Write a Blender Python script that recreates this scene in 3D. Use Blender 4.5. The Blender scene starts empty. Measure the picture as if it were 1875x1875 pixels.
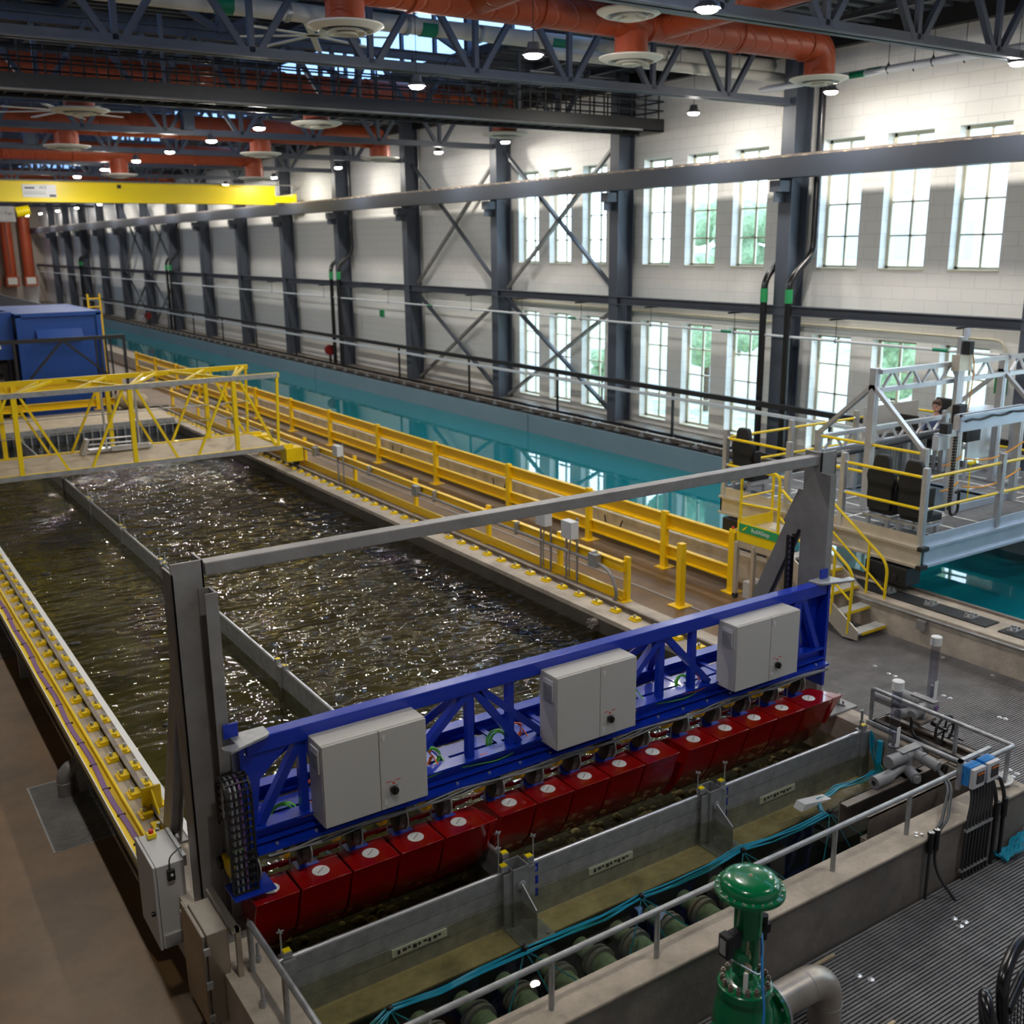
import bpy, bmesh, math, random
from mathutils import Vector, Matrix
random.seed(7)
SC = bpy.context.scene
COL = SC.collection
PI = math.pi

# ------------------------------------------------------------------ camera, world, exposure
cd = bpy.data.cameras.new('camera'); cam = bpy.data.objects.new('camera', cd); COL.objects.link(cam)
_a, _b, _c = .583624195, .252735358, -.0102746203
_f = Vector((math.sin(_a)*math.cos(_b), math.cos(_a)*math.cos(_b), -math.sin(_b)))
_r = _f.cross(Vector((0, 0, 1))).normalized(); _u = _r.cross(_f)
_r2 = _r*math.cos(_c)+_u*math.sin(_c); _u2 = _u*math.cos(_c)-_r*math.sin(_c)
cam.matrix_world = Matrix(((_r2.x, _u2.x, -_f.x, 0), (_r2.y, _u2.y, -_f.y, 0), (_r2.z, _u2.z, -_f.z, 6.17), (0, 0, 0, 1)))
cd.sensor_width = 36; cd.lens = 1905.2449/1875*36; cd.clip_start = .05; cd.clip_end = 500
cd.dof.use_dof = True; cd.dof.focus_distance = 10.5; cd.dof.aperture_fstop = 1.55
SC.camera = cam
LAMP = 1000.0
w = bpy.data.worlds.new('world'); SC.world = w; w.use_nodes = True
_bg = w.node_tree.nodes['Background']; _bg.inputs[0].default_value = (.72, .86, 1.0, 1); _bg.inputs[1].default_value = 8.0
SC.view_settings.view_transform = 'Standard'; SC.view_settings.look = 'None'
SC.view_settings.exposure = -0.3; SC.view_settings.gamma = 1; SC.view_settings.use_curve_mapping = False

# ------------------------------------------------------------------ materials
MT = {}
def mat(name, col, rough=.5, metal=0, noise=0, scale=4, bump=0, bscale=30, col2=None, emit=0, spec=.5, coat=0, stretch=None):
    m = bpy.data.materials.new(name); m.use_nodes = True; nt = m.node_tree; N = nt.nodes; L = nt.links
    b = N['Principled BSDF']; b.inputs['Base Color'].default_value = (*col, 1)
    b.inputs['Roughness'].default_value = rough; b.inputs['Metallic'].default_value = metal
    b.inputs['Specular IOR Level'].default_value = spec; b.inputs['Coat Weight'].default_value = coat
    if emit:
        b.inputs['Emission Color'].default_value = (*col, 1); b.inputs['Emission Strength'].default_value = emit
    tc = N.new('ShaderNodeTexCoord'); mp = N.new('ShaderNodeMapping'); L.new(tc.outputs['Object'], mp.inputs[0])
    if stretch: mp.inputs['Scale'].default_value = stretch
    if noise or col2:
        n = N.new('ShaderNodeTexNoise'); n.inputs['Scale'].default_value = scale; n.inputs['Detail'].default_value = 6
        n.inputs['Roughness'].default_value = .65; L.new(mp.outputs[0], n.inputs[0])
        r = N.new('ShaderNodeValToRGB'); L.new(n.outputs[0], r.inputs[0])
        c2 = col2 or tuple(max(0, c*(1-noise)) for c in col); c1 = col if col2 else tuple(min(1, c*(1+noise)) for c in col)
        r.color_ramp.elements[0].position = .35; r.color_ramp.elements[1].position = .65
        r.color_ramp.elements[0].color = (*c2, 1); r.color_ramp.elements[1].color = (*c1, 1)
        L.new(r.outputs[0], b.inputs['Base Color'])
    if bump:
        n2 = N.new('ShaderNodeTexNoise'); n2.inputs['Scale'].default_value = bscale; n2.inputs['Detail'].default_value = 4
        L.new(mp.outputs[0], n2.inputs[0]); bp = N.new('ShaderNodeBump'); bp.inputs['Strength'].default_value = bump
        bp.inputs['Distance'].default_value = .02; L.new(n2.outputs[0], bp.inputs['Height']); L.new(bp.outputs[0], b.inputs['Normal'])
    MT[name] = m
    return m

mat('floor', (.19, .108, .045), .42, noise=.35, scale=.9, bump=.08, bscale=3, col2=(.10, .058, .026))
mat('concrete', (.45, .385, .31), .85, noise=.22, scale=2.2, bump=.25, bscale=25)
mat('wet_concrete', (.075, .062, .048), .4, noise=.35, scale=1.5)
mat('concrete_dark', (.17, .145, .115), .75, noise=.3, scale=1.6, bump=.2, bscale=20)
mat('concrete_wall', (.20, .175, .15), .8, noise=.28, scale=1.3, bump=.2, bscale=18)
mat('grate', (.18, .172, .175), .55, noise=.25, scale=2.0)
mat('void', (.006, .006, .008), .9)
mat('steel_gray', (.070, .082, .108), .45, noise=.12, scale=1)
mat('truss_gray', (.075, .088, .118), .5, noise=.1, scale=1)
mat('black', (.012, .012, .014), .45)
mat('rubber', (.02, .02, .022), .7)
mat('black_gloss', (.012, .012, .013), .22)
mat('galv', (.40, .41, .42), .42, .55, noise=.18, scale=7)
mat('galv_gray', (.29, .28, .275), .5, .35, noise=.14, scale=3, bump=.05)
mat('alu', (.62, .63, .66), .36, .75, noise=.08, scale=4)
mat('alu_warm', (.66, .60, .50), .38, .6, noise=.08, scale=3)
mat('alu_blue', (.55, .64, .76), .38, .45, noise=.06, scale=3)
mat('stainless_dull', (.46, .41, .35), .38, .6, noise=.12, scale=4)
mat('seat_black', (.007, .007, .008), .6)
mat('stainless', (.46, .42, .36), .3, .85, noise=.1, scale=2)
mat('brown_steel', (.22, .18, .15), .5, .3, noise=.25, scale=5)
mat('dark_steel', (.055, .048, .045), .35, .4, noise=.4, scale=20)
mat('yellow', (.92, .58, .003), .33, coat=.3)
mat('yellow_rail', (.88, .62, .0), .35, coat=.2)
mat('yellow_crane', (.93, .72, .0), .4)
mat('yellow_dark', (.55, .30, .01), .5)
mat('orange_rope', (.85, .36, .02), .6)
mat('blue', (.002, .028, .40), .3, coat=.25)
mat('blue_box', (.003, .055, .27), .5)
mat('blue_light', (.03, .28, .75), .4)
mat('teal_hose', (.01, .28, .42), .4)
mat('cyan', (.01, .38, .62), .3)
mat('red', (.34, .004, .004), .16, coat=.7, noise=.12, scale=2)
mat('red_signal', (.7, .02, .01), .4)
mat('gray_cab', (.50, .485, .46), .5)
mat('white_cab', (.62, .62, .63), .42)
mat('white', (.8, .8, .78), .5)
mat('cream_pipe', (.72, .68, .60), .55, noise=.05, scale=4)
mat('white_pipe', (.66, .68, .72), .45)
mat('diffuser', (.78, .75, .66), .45)
mat('purple', (.20, .10, .28), .6)
mat('green', (.0, .17, .055), .18, coat=.6)
mat('green_mark', (.0, .22, .10), .5)
mat('green_sign', (.02, .32, .10), .5)
mat('green_ball', (.20, .28, .18), .6, noise=.3, scale=6)
mat('green_wire', (.12, .55, .05), .5)
mat('orange_wire', (.85, .16, .02), .5)
mat('gray_wire', (.25, .25, .26), .5)
mat('conduit_dark', (.035, .035, .037), .45)
mat('actuator', (.27, .27, .275), .38, coat=.1)
mat('tan', (.45, .36, .24), .6, noise=.15, scale=3)
mat('sand', (.40, .32, .18), .8, noise=.35, scale=2.5)
mat('basin_floor', (.24, .21, .09), .8, noise=.4, scale=1.1, col2=(.085, .082, .05))
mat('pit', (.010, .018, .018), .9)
mat('shaded_gravel', (.05, .045, .03), .9, noise=.6, scale=14, bump=1, bscale=30)  # gravel darkened to imitate the shadow below the paddles
mat('runway', (.032, .040, .058), .5)
mat('tank_paint', (.23, .31, .37), .5, noise=.05, scale=.6)
mat('glassy', (.55, .6, .7), .05)
mat('screen', (.02, .02, .025), .15)
mat('deck_gray', (.15, .15, .16), .7, noise=.2, scale=5)
mat('roof_deck', (.06, .07, .085), .6, noise=.1, scale=1)
mat('skin', (.60, .33, .24), .55)
mat('hair', (.07, .04, .025), .7)
mat('shirt', (.10, .14, .28), .8)
mat('trousers', (.05, .05, .07), .8)
mat('brick_out', (.62, .62, .64), .9, noise=.2, scale=3)
mat('grass', (.36, .42, .32), .9, noise=.5, scale=2)  # paled to imitate overexposed daylight haze outdoors
mat('foliage', (.24, .34, .20), .9, noise=.4, scale=6)  # leaves lightened too, standing in for the same bright haze
mat('bark', (.10, .07, .05), .9)
mat('asphalt', (.3, .3, .3), .9, noise=.1, scale=2)
mat('sign_orange', (.80, .20, .03), .5)
mat('frame_cream', (.66, .61, .46), .5)
mat('light_housing', (.10, .10, .11), .4, .3)
mat('hazy_window', (.42, .48, .58), .3)
mat('dark_red', (.22, .01, .01), .5)
mat('lamp', (1, .95, .87), .4, emit=LAMP)
mat('far_beige', (.48, .42, .36), .8, noise=.1, scale=.4)
mat('blanket', (.02, .30, .45), .25, noise=.25, scale=6)

def special():
    # cream painted block wall with courses, on the X plane
    m = mat('block', (.86, .845, .80), .42); nt = m.node_tree; N = nt.nodes; L = nt.links; b = N['Principled BSDF']
    tc = N['Texture Coordinate']; mp = N['Mapping']
    sx = N.new('ShaderNodeSeparateXYZ'); cx = N.new('ShaderNodeCombineXYZ'); L.new(tc.outputs['Object'], sx.inputs[0])
    ad = N.new('ShaderNodeMath'); ad.operation = 'ADD'; L.new(sx.outputs[0], ad.inputs[0]); L.new(sx.outputs[1], ad.inputs[1])
    L.new(ad.outputs[0], cx.inputs[0]); L.new(sx.outputs[2], cx.inputs[1])
    br = N.new('ShaderNodeTexBrick'); br.inputs['Scale'].default_value = 1; br.inputs['Brick Width'].default_value = .61
    br.inputs['Row Height'].default_value = .305; br.inputs['Mortar Size'].default_value = .012
    br.inputs['Color1'].default_value = (1, 1, 1, 1); br.inputs['Color2'].default_value = (.9, .9, .9, 1); br.inputs['Mortar'].default_value = (0, 0, 0, 1)
    L.new(cx.outputs[0], br.inputs[0]); bp = N.new('ShaderNodeBump'); bp.inputs['Strength'].default_value = .5; bp.inputs['Distance'].default_value = .012
    L.new(br.outputs[0], bp.inputs['Height']); L.new(bp.outputs[0], b.inputs['Normal'])
    mx = N.new('ShaderNodeMixRGB'); mx.blend_type = 'MULTIPLY'; mx.inputs[0].default_value = .12; mx.inputs[1].default_value = (.86, .845, .80, 1)
    L.new(br.outputs[0], mx.inputs[2]); L.new(mx.outputs[0], b.inputs['Base Color'])
    # spiral duct
    m = mat('duct', (.42, .075, .025), .42, spec=.4); N = m.node_tree.nodes; L = m.node_tree.links; b = N['Principled BSDF']
    wv = N.new('ShaderNodeTexWave'); wv.wave_type = 'BANDS'; wv.bands_direction = 'DIAGONAL'; wv.inputs['Scale'].default_value = 1.5
    wv.inputs['Distortion'].default_value = 0
    L.new(N['Texture Coordinate'].outputs['Object'], wv.inputs[0]); r = N.new('ShaderNodeValToRGB'); r.color_ramp.elements[0].position = .0; r.color_ramp.elements[1].position = .08
    L.new(wv.outputs[0], r.inputs[0]); bp = N.new('ShaderNodeBump'); bp.inputs['Strength'].default_value = .6; bp.inputs['Distance'].default_value = .02
    L.new(r.outputs[0], bp.inputs['Height']); L.new(bp.outputs[0], b.inputs['Normal'])
    # glass: thin pane
    def mixmat(name, tint, rough, facing=.08, bump=None):
        m = bpy.data.materials.new(name); m.use_nodes = True; N = m.node_tree.nodes; L = m.node_tree.links
        N.remove(N['Principled BSDF']); out = N['Material Output']
        t = N.new('ShaderNodeBsdfTransparent'); t.inputs[0].default_value = (*tint, 1)
        g = N.new('ShaderNodeBsdfGlossy'); g.inputs['Roughness'].default_value = rough; g.inputs[0].default_value = (1, 1, 1, 1)
        f = N.new('ShaderNodeFresnel'); ior = 1.6 if 'wave' in name else 1.33 if bump else 1.45; gm = N.new('ShaderNodeNewGeometry'); mr = N.new('ShaderNodeMapRange')
        mr.inputs['To Min'].default_value = ior; mr.inputs['To Max'].default_value = 1/ior; L.new(gm.outputs['Backfacing'], mr.inputs['Value']); L.new(mr.outputs[0], f.inputs[0])
        x = N.new('ShaderNodeMixShader'); L.new(f.outputs[0], x.inputs[0]); L.new(t.outputs[0], x.inputs[1]); L.new(g.outputs[0], x.inputs[2]); L.new(x.outputs[0], out.inputs[0])
        if bump:
            tc = N.new('ShaderNodeTexCoord'); prev = None
            for sc_, st, dist, strh in bump:
                mp = N.new('ShaderNodeMapping'); mp.inputs['Scale'].default_value = st; L.new(tc.outputs['Object'], mp.inputs[0])
                n = N.new('ShaderNodeTexNoise'); n.inputs['Scale'].default_value = sc_; n.inputs['Detail'].default_value = 0.0; n.inputs['Distortion'].default_value = .5
                L.new(mp.outputs[0], n.inputs[0]); bp = N.new('ShaderNodeBump'); bp.inputs['Strength'].default_value = strh; bp.inputs['Distance'].default_value = dist
                L.new(n.outputs[0], bp.inputs['Height'])
                if prev: L.new(prev.outputs[0], bp.inputs['Normal'])
                prev = bp
            L.new(prev.outputs[0], g.inputs['Normal']); L.new(prev.outputs[0], f.inputs['Normal'])
        MT[name] = m; return m
    mixmat('pane', (.90, .96, 1.0), .02)
    mixmat('pane_roof', (.42, .52, .68), .02)
    mixmat('tube_clear', (.74, .75, .82), .12)
    mixmat('water_wave', (.46, .44, .29), .035, bump=[(1.3, (.7, 1.2, 1), .12, 1.0), (3.4, (.75, 1.2, 1), .085, 1.0), (8, (.8, 1.1, 1), .022, 1.0)])
    mixmat('water_calm', (.46, .46, .31), .035, bump=[(.7, (.5, 1.6, 1), .08, 1.0), (4, (.6, 1.3, 1), .035, 1.0), (9, (.8, 1.1, 1), .010, 1.0)])
    mixmat('water_still', (.78, .80, .68), .01, bump=[(2.5, (1, 1, 1), .004, 1.0)])
    # towing tank water: teal body under a mirror surface
    m = bpy.data.materials.new('water_teal'); m.use_nodes = True; N = m.node_tree.nodes; L = m.node_tree.links; b = N['Principled BSDF']
    b.inputs['Base Color'].default_value = (.004, .17, .21, 1); b.inputs['Roughness'].default_value = .015; b.inputs['IOR'].default_value = 1.36
    n = N.new('ShaderNodeTexNoise'); n.inputs['Scale'].default_value = 1.2; bp = N.new('ShaderNodeBump'); bp.inputs['Strength'].default_value = .25; bp.inputs['Distance'].default_value = .006
    tc = N.new('ShaderNodeTexCoord'); L.new(tc.outputs['Object'], n.inputs[0]); L.new(n.outputs[0], bp.inputs['Height']); L.new(bp.outputs[0], b.inputs['Normal'])
    MT['water_teal'] = m
special()

# ------------------------------------------------------------------ mesh helpers
WL = {}
def sm(me, ang=35):
    me.polygons.foreach_set('use_smooth', [True]*len(me.polygons)); me.set_sharp_from_angle(angle=math.radians(ang))
class MB:
    def __init__(s): s.v = []; s.f = []
    def _add(s, vs, fs):
        o = len(s.v); s.v += [tuple(v) for v in vs]; s.f += [tuple(i+o for i in f) for f in fs]; return s
    def box(s, x0, x1, y0, y1, z0, z1):
        return s._add([(x0, y0, z0), (x1, y0, z0), (x1, y1, z0), (x0, y1, z0), (x0, y0, z1), (x1, y0, z1), (x1, y1, z1), (x0, y1, z1)],
                      [(0, 3, 2, 1), (4, 5, 6, 7), (0, 1, 5, 4), (1, 2, 6, 5), (2, 3, 7, 6), (3, 0, 4, 7)])
    def cb(s, c, d): return s.box(c[0]-d[0]/2, c[0]+d[0]/2, c[1]-d[1]/2, c[1]+d[1]/2, c[2]-d[2]/2, c[2]+d[2]/2)
    def beam(s, p, q, w, h, up=(0, 0, 1)):
        p = Vector(p); q = Vector(q); d = (q-p).normalized(); u = Vector(up)
        if abs(d.dot(u)) > .95: u = Vector((1, 0, 0)) if abs(d.x) < .9 else Vector((0, 1, 0))
        r = d.cross(u).normalized()*(w/2); u = r.cross(d).normalized()*(h/2)
        vs = [a+i*r+j*u for a in (p, q) for i, j in ((-1, -1), (1, -1), (1, 1), (-1, 1))]
        return s._add(vs, [(0, 3, 2, 1), (4, 5, 6, 7), (0, 1, 5, 4), (1, 2, 6, 5), (2, 3, 7, 6), (3, 0, 4, 7)])
    def ib(s, p, q, W, H, t=.015, up=(0, 0, 1)):
        p = Vector(p); q = Vector(q); d = (q-p).normalized(); u = Vector(up); r = d.cross(u).normalized(); u = r.cross(d).normalized()
        s.beam(p+u*(H/2-t/2), q+u*(H/2-t/2), W, t, u); s.beam(p-u*(H/2-t/2), q-u*(H/2-t/2), W, t, u); return s.beam(p, q, t, H-2*t, u)
    def cyl(s, p, q, r, n=14, r2=None, caps=True):
        p = Vector(p); q = Vector(q); d = (q-p).normalized(); a = Vector((0, 0, 1)) if abs(d.z) < .9 else Vector((1, 0, 0))
        x = d.cross(a).normalized(); y = d.cross(x); r2 = r if r2 is None else r2
        vs = [p+(x*math.cos(2*PI*i/n)+y*math.sin(2*PI*i/n))*r for i in range(n)]+[q+(x*math.cos(2*PI*i/n)+y*math.sin(2*PI*i/n))*r2 for i in range(n)]
        fs = [(i, i+n, (i+1) % n+n, (i+1) % n) for i in range(n)]
        if caps: fs += [tuple(range(n)), tuple(range(2*n-1, n-1, -1))]
        return s._add(vs, fs)
    def tube(s, pts, r, n=8):
        P = [Vector(p) for p in pts]; rings = []; prev = None
        for i, p in enumerate(P):
            d = ((P[min(i+1, len(P)-1)]-P[max(i-1, 0)])).normalized()
            if prev is None: a = Vector((0, 0, 1)) if abs(d.z) < .9 else Vector((1, 0, 0)); x = d.cross(a).normalized()
            else: x = (prev-d*prev.dot(d)).normalized()
            prev = x; y = d.cross(x); rings.append([p+(x*math.cos(2*PI*k/n)+y*math.sin(2*PI*k/n))*r for k in range(n)])
        vs = [v for g in rings for v in g]; fs = []
        for i in range(len(P)-1):
            for k in range(n): fs.append((i*n+k, i*n+n+k, i*n+n+(k+1) % n, i*n+(k+1) % n))
        fs += [tuple(range(n)), tuple(range(len(vs)-1, len(vs)-n-1, -1))]
        return s._add(vs, fs)
    def lathe(s, prof, c, axis=(0, 0, 1), n=24):
        c = Vector(c); d = Vector(axis).normalized(); a = Vector((0, 0, 1)) if abs(d.z) < .9 else Vector((1, 0, 0)); x = d.cross(a).normalized(); y = d.cross(x)
        vs = [c+d*z+(x*math.cos(2*PI*k/n)+y*math.sin(2*PI*k/n))*r for r, z in prof for k in range(n)]; fs = []
        for i in range(len(prof)-1):
            for k in range(n): fs.append((i*n+k, i*n+n+k, i*n+n+(k+1) % n, i*n+(k+1) % n))
        fs += [tuple(range(n)), tuple(range(len(vs)-1, len(vs)-n-1, -1))]
        return s._add(vs, fs)
    def prism(s, pts, ax, a, b):
        n = len(pts)
        def P(u, v, t): return {'x': (t, u, v), 'y': (u, t, v), 'z': (u, v, t)}[ax]
        return s._add([P(u, v, a) for u, v in pts]+[P(u, v, b) for u, v in pts], [tuple(range(n)), tuple(range(2*n-1, n-1, -1))]+[(i, i+n, (i+1) % n+n, (i+1) % n) for i in range(n)])
    def quad(s, a, b, c, d): return s._add([a, b, c, d], [(0, 1, 2, 3)])
    def ball(s, c, r, sx=1, sy=1, sz=1, n=14):
        prof = [(max(1e-4, r*math.sin(PI*i/n)), -r*math.cos(PI*i/n)) for i in range(n+1)]; o = len(s.v); s.lathe(prof, (0, 0, 0), n=n+4)
        s.v[o:] = [(c[0]+v[0]*sx, c[1]+v[1]*sy, c[2]+v[2]*sz) for v in s.v[o:]]; return s
    def to(s, name, m, parent=None, bev=0, smooth=True):
        me = bpy.data.meshes.new(name)
        if parent is None:
            xs, ys, zs = zip(*s.v); o = Vector(((min(xs)+max(xs))/2, (min(ys)+max(ys))/2, min(zs)))
        else: o = WL[parent.name]
        me.from_pydata([tuple(Vector(v)-o) for v in s.v], [], s.f); me.materials.append(MT[m]); me.update()
        bm = bmesh.new(); bm.from_mesh(me); bmesh.ops.recalc_face_normals(bm, faces=bm.faces); bm.to_mesh(me); bm.free()
        if smooth: sm(me)
        ob = bpy.data.objects.new(name, me); COL.objects.link(ob)
        if parent is None: ob.location = o; WL[ob.name] = o
        else: ob.parent = parent; WL[ob.name] = o
        if bev:
            b = ob.modifiers.new('bevel', 'BEVEL'); b.width = bev; b.segments = 2; b.limit_method = 'ANGLE'; b.harden_normals = False
        return ob
def rp(pts, rad, n=6):
    P = [Vector(p) for p in pts]; out = [P[0]]
    for i in range(1, len(P)-1):
        a = (P[i-1]-P[i]); b = (P[i+1]-P[i]); r = min(rad, a.length*.49, b.length*.49); A = P[i]+a.normalized()*r; B = P[i]+b.normalized()*r
        for k in range(n+1):
            t = k/n; out.append(A*(1-t)**2+P[i]*2*t*(1-t)+B*t*t)
    return out+[P[-1]]
def T(name, label, cat, loc, group=None):
    o = bpy.data.objects.new(name, None); COL.objects.link(o); o.location = loc; o.empty_display_size = .1
    WL[o.name] = Vector(loc); tag(o, label, cat, group); return o
def tag(o, label, cat, group=None, kind=None):
    o['label'] = label; o['category'] = cat
    if group: o['group'] = group
    if kind: o['kind'] = kind
    return o
def struct(o): o['kind'] = 'structure'; return o
def dup(root, delta, label=None, group=None):
    def rec(o, par):
        c = o.copy(); COL.objects.link(c); WL[c.name] = WL[o.name]+Vector(delta)
        if par: c.parent = par
        for ch in list(o.children): rec(ch, c)
        return c
    r = rec(root, None); r.location = Vector(root.location)+Vector(delta)
    if label: r['label'] = label
    if group: r['group'] = group
    return r
ORD = ['first', 'second', 'third', 'fourth', 'fifth', 'sixth', 'seventh', 'eighth', 'ninth', 'tenth', 'eleventh', 'twelfth', 'thirteenth', 'fourteenth', 'fifteenth', 'sixteenth', 'seventeenth', 'eighteenth', 'nineteenth', 'twentieth', 'twenty-first', 'twenty-second']
_T = {20: 'twenty', 30: 'thirty', 40: 'forty', 50: 'fifty', 60: 'sixty'}
for _i in range(23, 70):
    t_, u_ = _i//10*10, _i % 10; ORD.append(_T[t_][:-1]+'ieth' if u_ == 0 else _T[t_]+'-'+ORD[u_-1])
def text(s, size, mtl, parent, origin, xdir, ydir, name='lettering', depth=.001):
    cu = bpy.data.curves.new(name, 'FONT'); cu.body = s; cu.size = size; cu.extrude = depth; cu.align_x = 'CENTER'; cu.align_y = 'CENTER'
    tmp = bpy.data.objects.new('tmp', cu); me = bpy.data.meshes.new_from_object(tmp); bpy.data.objects.remove(tmp)
    x = Vector(xdir).normalized(); y = Vector(ydir).normalized(); z = x.cross(y); o = Vector(origin)-WL[parent.name]
    me.transform(Matrix(((x.x, y.x, z.x, o.x), (x.y, y.y, z.y, o.y), (x.z, y.z, z.z, o.z), (0, 0, 0, 1))))
    me.materials.clear(); me.materials.append(MT[mtl]); ob = bpy.data.objects.new(name, me); COL.objects.link(ob); ob.parent = parent; WL[ob.name] = WL[parent.name]
    return ob

# ------------------------------------------------------------------ the hall: floor, walls, windows, roof
XW = 21.65; YC = [19+6.82*k for k in range(-3, 15)]; YE = 123.5
fl = MB()
for x0, x1, y0, y1 in ((-16, 1.95, -8, YE), (10.25, 13.75, 11.3, YE), (1.95, 10.25, 38.3, YE)): fl.box(x0, x1, y0, y1, -.3, 0)
fl.box(13.75, 20.4, 100, YE, -.3, 0)
struct(fl.to('floor', 'floor', smooth=False))
struct(MB().box(1.95, 14, -8, 5.2, -.6, -.16).box(9.85, 14, 5.2, 11.3, -.6, -.16).to('floor_trench', 'void'))
# right wall with window openings
def wall_strip(m, ys):  # ys: sorted list of (y0,y1) openings
    zs = [-.1, .77, 3.8, 5.48, 8.58, 11.2]; e = [-8]
    for a, b in ys: e += [a, b]
    e.append(YE)
    for i in range(0, len(e)-1):
        if i % 2 == 0: m.box(XW, XW+.4, e[i], e[i+1], -.1, 11.2)
        else:
            for z0, z1 in ((-.1, .77), (3.8, 5.48), (8.58, 11.2)): m.box(XW, XW+.4, e[i], e[i+1], z0, z1)
WIN = []
for k0 in (YC[0], YC[1], YC[2], YC[3], YC[4]):
    for c in (1.94, 3.82, 5.71): WIN.append(k0+c)
wr = MB(); wall_strip(wr, [(c-.62, c+.62) for c in WIN]); struct(wr.to('wall_right', 'block', smooth=False))
n = 0
def window(c, z0, z1, rows):
    global n
    n += 1; m = MB(); X = XW+.3
    m.box(X-.04, X+.04, c-.62, c-.55, z0, z1).box(X-.04, X+.04, c+.55, c+.62, z0, z1).box(X-.04, X+.04, c-.62, c+.62, z0, z0+.07).box(X-.04, X+.04, c-.62, c+.62, z1-.07, z1)
    m.box(X-.03, X+.03, c-.03, c+.03, z0, z1)
    for r in range(1, rows):
        z = z0+(z1-z0)*r/rows; m.box(X-.03, X+.03, c-.62, c+.62, z-.02, z+.02)
    o = struct(m.to('window_%d' % n, 'frame_cream', smooth=False))
    MB().box(X-.005, X+.005, c-.55, c+.55, z0+.07, z1-.07).to('glass', 'pane', o, smooth=False)
    MB().box(XW-.02, X-.04, c-.63, c+.63, z0-.03, z0+.012).to('sill', 'frame_cream', o, smooth=False)
for c in WIN:
    window(c, .77, 3.8, 4); window(c, 5.48, 8.58, 4)
struct(MB().box(-16, XW, YE, YE+.3, -.1, 13).to('wall_far', 'far_beige', smooth=False))
struct(MB().box(-16.3, -16, -8, YE, -.1, 13).to('wall_left', 'block', smooth=False))
struct(MB().box(-16, XW, -8.3, -8, -.1, 13).to('wall_near', 'block', smooth=False))
# roof: low side decks and a raised monitor with clerestory glazing
rf = MB(); rf.box(16, XW+.5, -8.3, YE+.3, 11.1, 11.25).box(-16.3, 2, -8.3, YE+.3, 11.1, 11.25).box(2, 16, -8.3, YE+.3, 12.9, 13.05)
for i in range(int((YE+8)/.5)):
    y = -8+i*.5
    if y < 90: rf.box(16, XW, y, y+.22, 11.02, 11.1).box(-16, 2, y, y+.22, 11.02, 11.1).box(2, 16, y, y+.22, 12.82, 12.9)
struct(rf.to('ceiling', 'roof_deck', smooth=False))
for nm, x in (('wall_clerestory_right', 16), ('wall_clerestory_left', 2)):
    m = MB().box(x-.05, x+.05, -8, YE, 11.1, 11.3).box(x-.05, x+.05, -8, YE, 12.7, 12.9)
    for y in range(-8, 124, 2): m.box(x-.05, x+.05, y-.06, y+.06, 11.3, 12.7)
    o = struct(m.to(nm, 'truss_gray', smooth=False)); MB().box(x-.01, x+.01, -8, YE, 11.3, 12.7).to('glass', 'pane_roof', o, smooth=False)
for x0, x1, nm in ((XW-.25, XW-.02, 'trim_1'),): struct(MB().box(x0, x1, -8, YE, 10.66, 11.1).to(nm, 'black', smooth=False))

# outside, seen through the windows
og = MB().box(22.05, 90, -30, 140, -.6, -.35).to('lawn', 'grass'); tag(og, 'green lawn outside the tall windows', 'lawn'); struct(og)
pv = MB().box(30, 42, -30, 140, -.35, -.33).to('road', 'asphalt'); tag(pv, 'pale road running outside the windows', 'road'); struct(pv)
ob = T('neighboring_building', 'pale brick building across the road outside the windows', 'building', (60, 30, -.35))
MB().box(58, 70, 12, 50, -.35, 13).to('brick_wall', 'brick_out', ob)
for i in range(9):
    for j in range(3): MB().box(57.95, 58.05, 14+i*4, 15.6+i*4, 1+j*4, 3.2+j*4).to('window', 'hazy_window', ob)
for i, (x, y, h) in enumerate(((27, 13, 2.6), (28, 20.5, 5.5), (26.5, 24, 1.7), (29, 30, 6.5), (27, 34, 2.2), (45, 44, 9))):
    t = T('tree' if h > 3 else 'shrub', ['low green shrub outside the nearest windows', 'leafy tree outside the second window bay', 'small rounded shrub outside the lower windows', 'tall leafy tree outside the third window bay', 'green shrub outside the farthest windows', 'large distant tree beyond the road'][i], 'tree' if h > 3 else 'shrub', (x, y, -.35))
    MB().cyl((x, y, -.35), (x, y, h*.5), .08*h/3).to('trunk', 'bark', t)
    m = MB()
    for k in range(26):
        a = random.random()*6.28; rr = random.random()*h*.28; m.ball((x+math.cos(a)*rr, y+math.sin(a)*rr, h*(.35+random.random()*.5)), h*.10*(.6+random.random()), n=6)
    m.to('foliage', 'foliage', t)

# ------------------------------------------------------------------ steel frame
for i, y in enumerate(YC):
    nm = ORD[i]
    c = T('steel_column', 'gray steel column by the window wall, %s counted from behind the camera' % nm, 'column', (21.2, y, .6), 'steel columns along the window wall')
    MB().ib((21.2, y, .6), (21.2, y, 11), .42, .62, .03, (1, 0, 0)).to('shaft', 'steel_gray', c, smooth=False)
    MB().box(20.5, 20.9, y-.17, y+.17, 7.35, 7.62).box(20.5, 20.9, y-.02, y+.02, 7.1, 7.35).to('bracket', 'steel_gray', c, smooth=False)
cr = T('crane_runway', 'long gray crane runway beam in front of the window wall columns', 'crane rail', (20.6, 57, 7.62))
MB().box(20.44, 20.78, -8, YE, 7.70, 8.15).box(20.40, 20.80, -8, YE, 7.66, 7.70).to('girder', 'runway', cr, smooth=False)
MB().box(20.56, 20.64, -8, YE, 8.15, 8.22).to('rail', 'brown_steel', cr, smooth=False)
m = MB()
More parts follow.
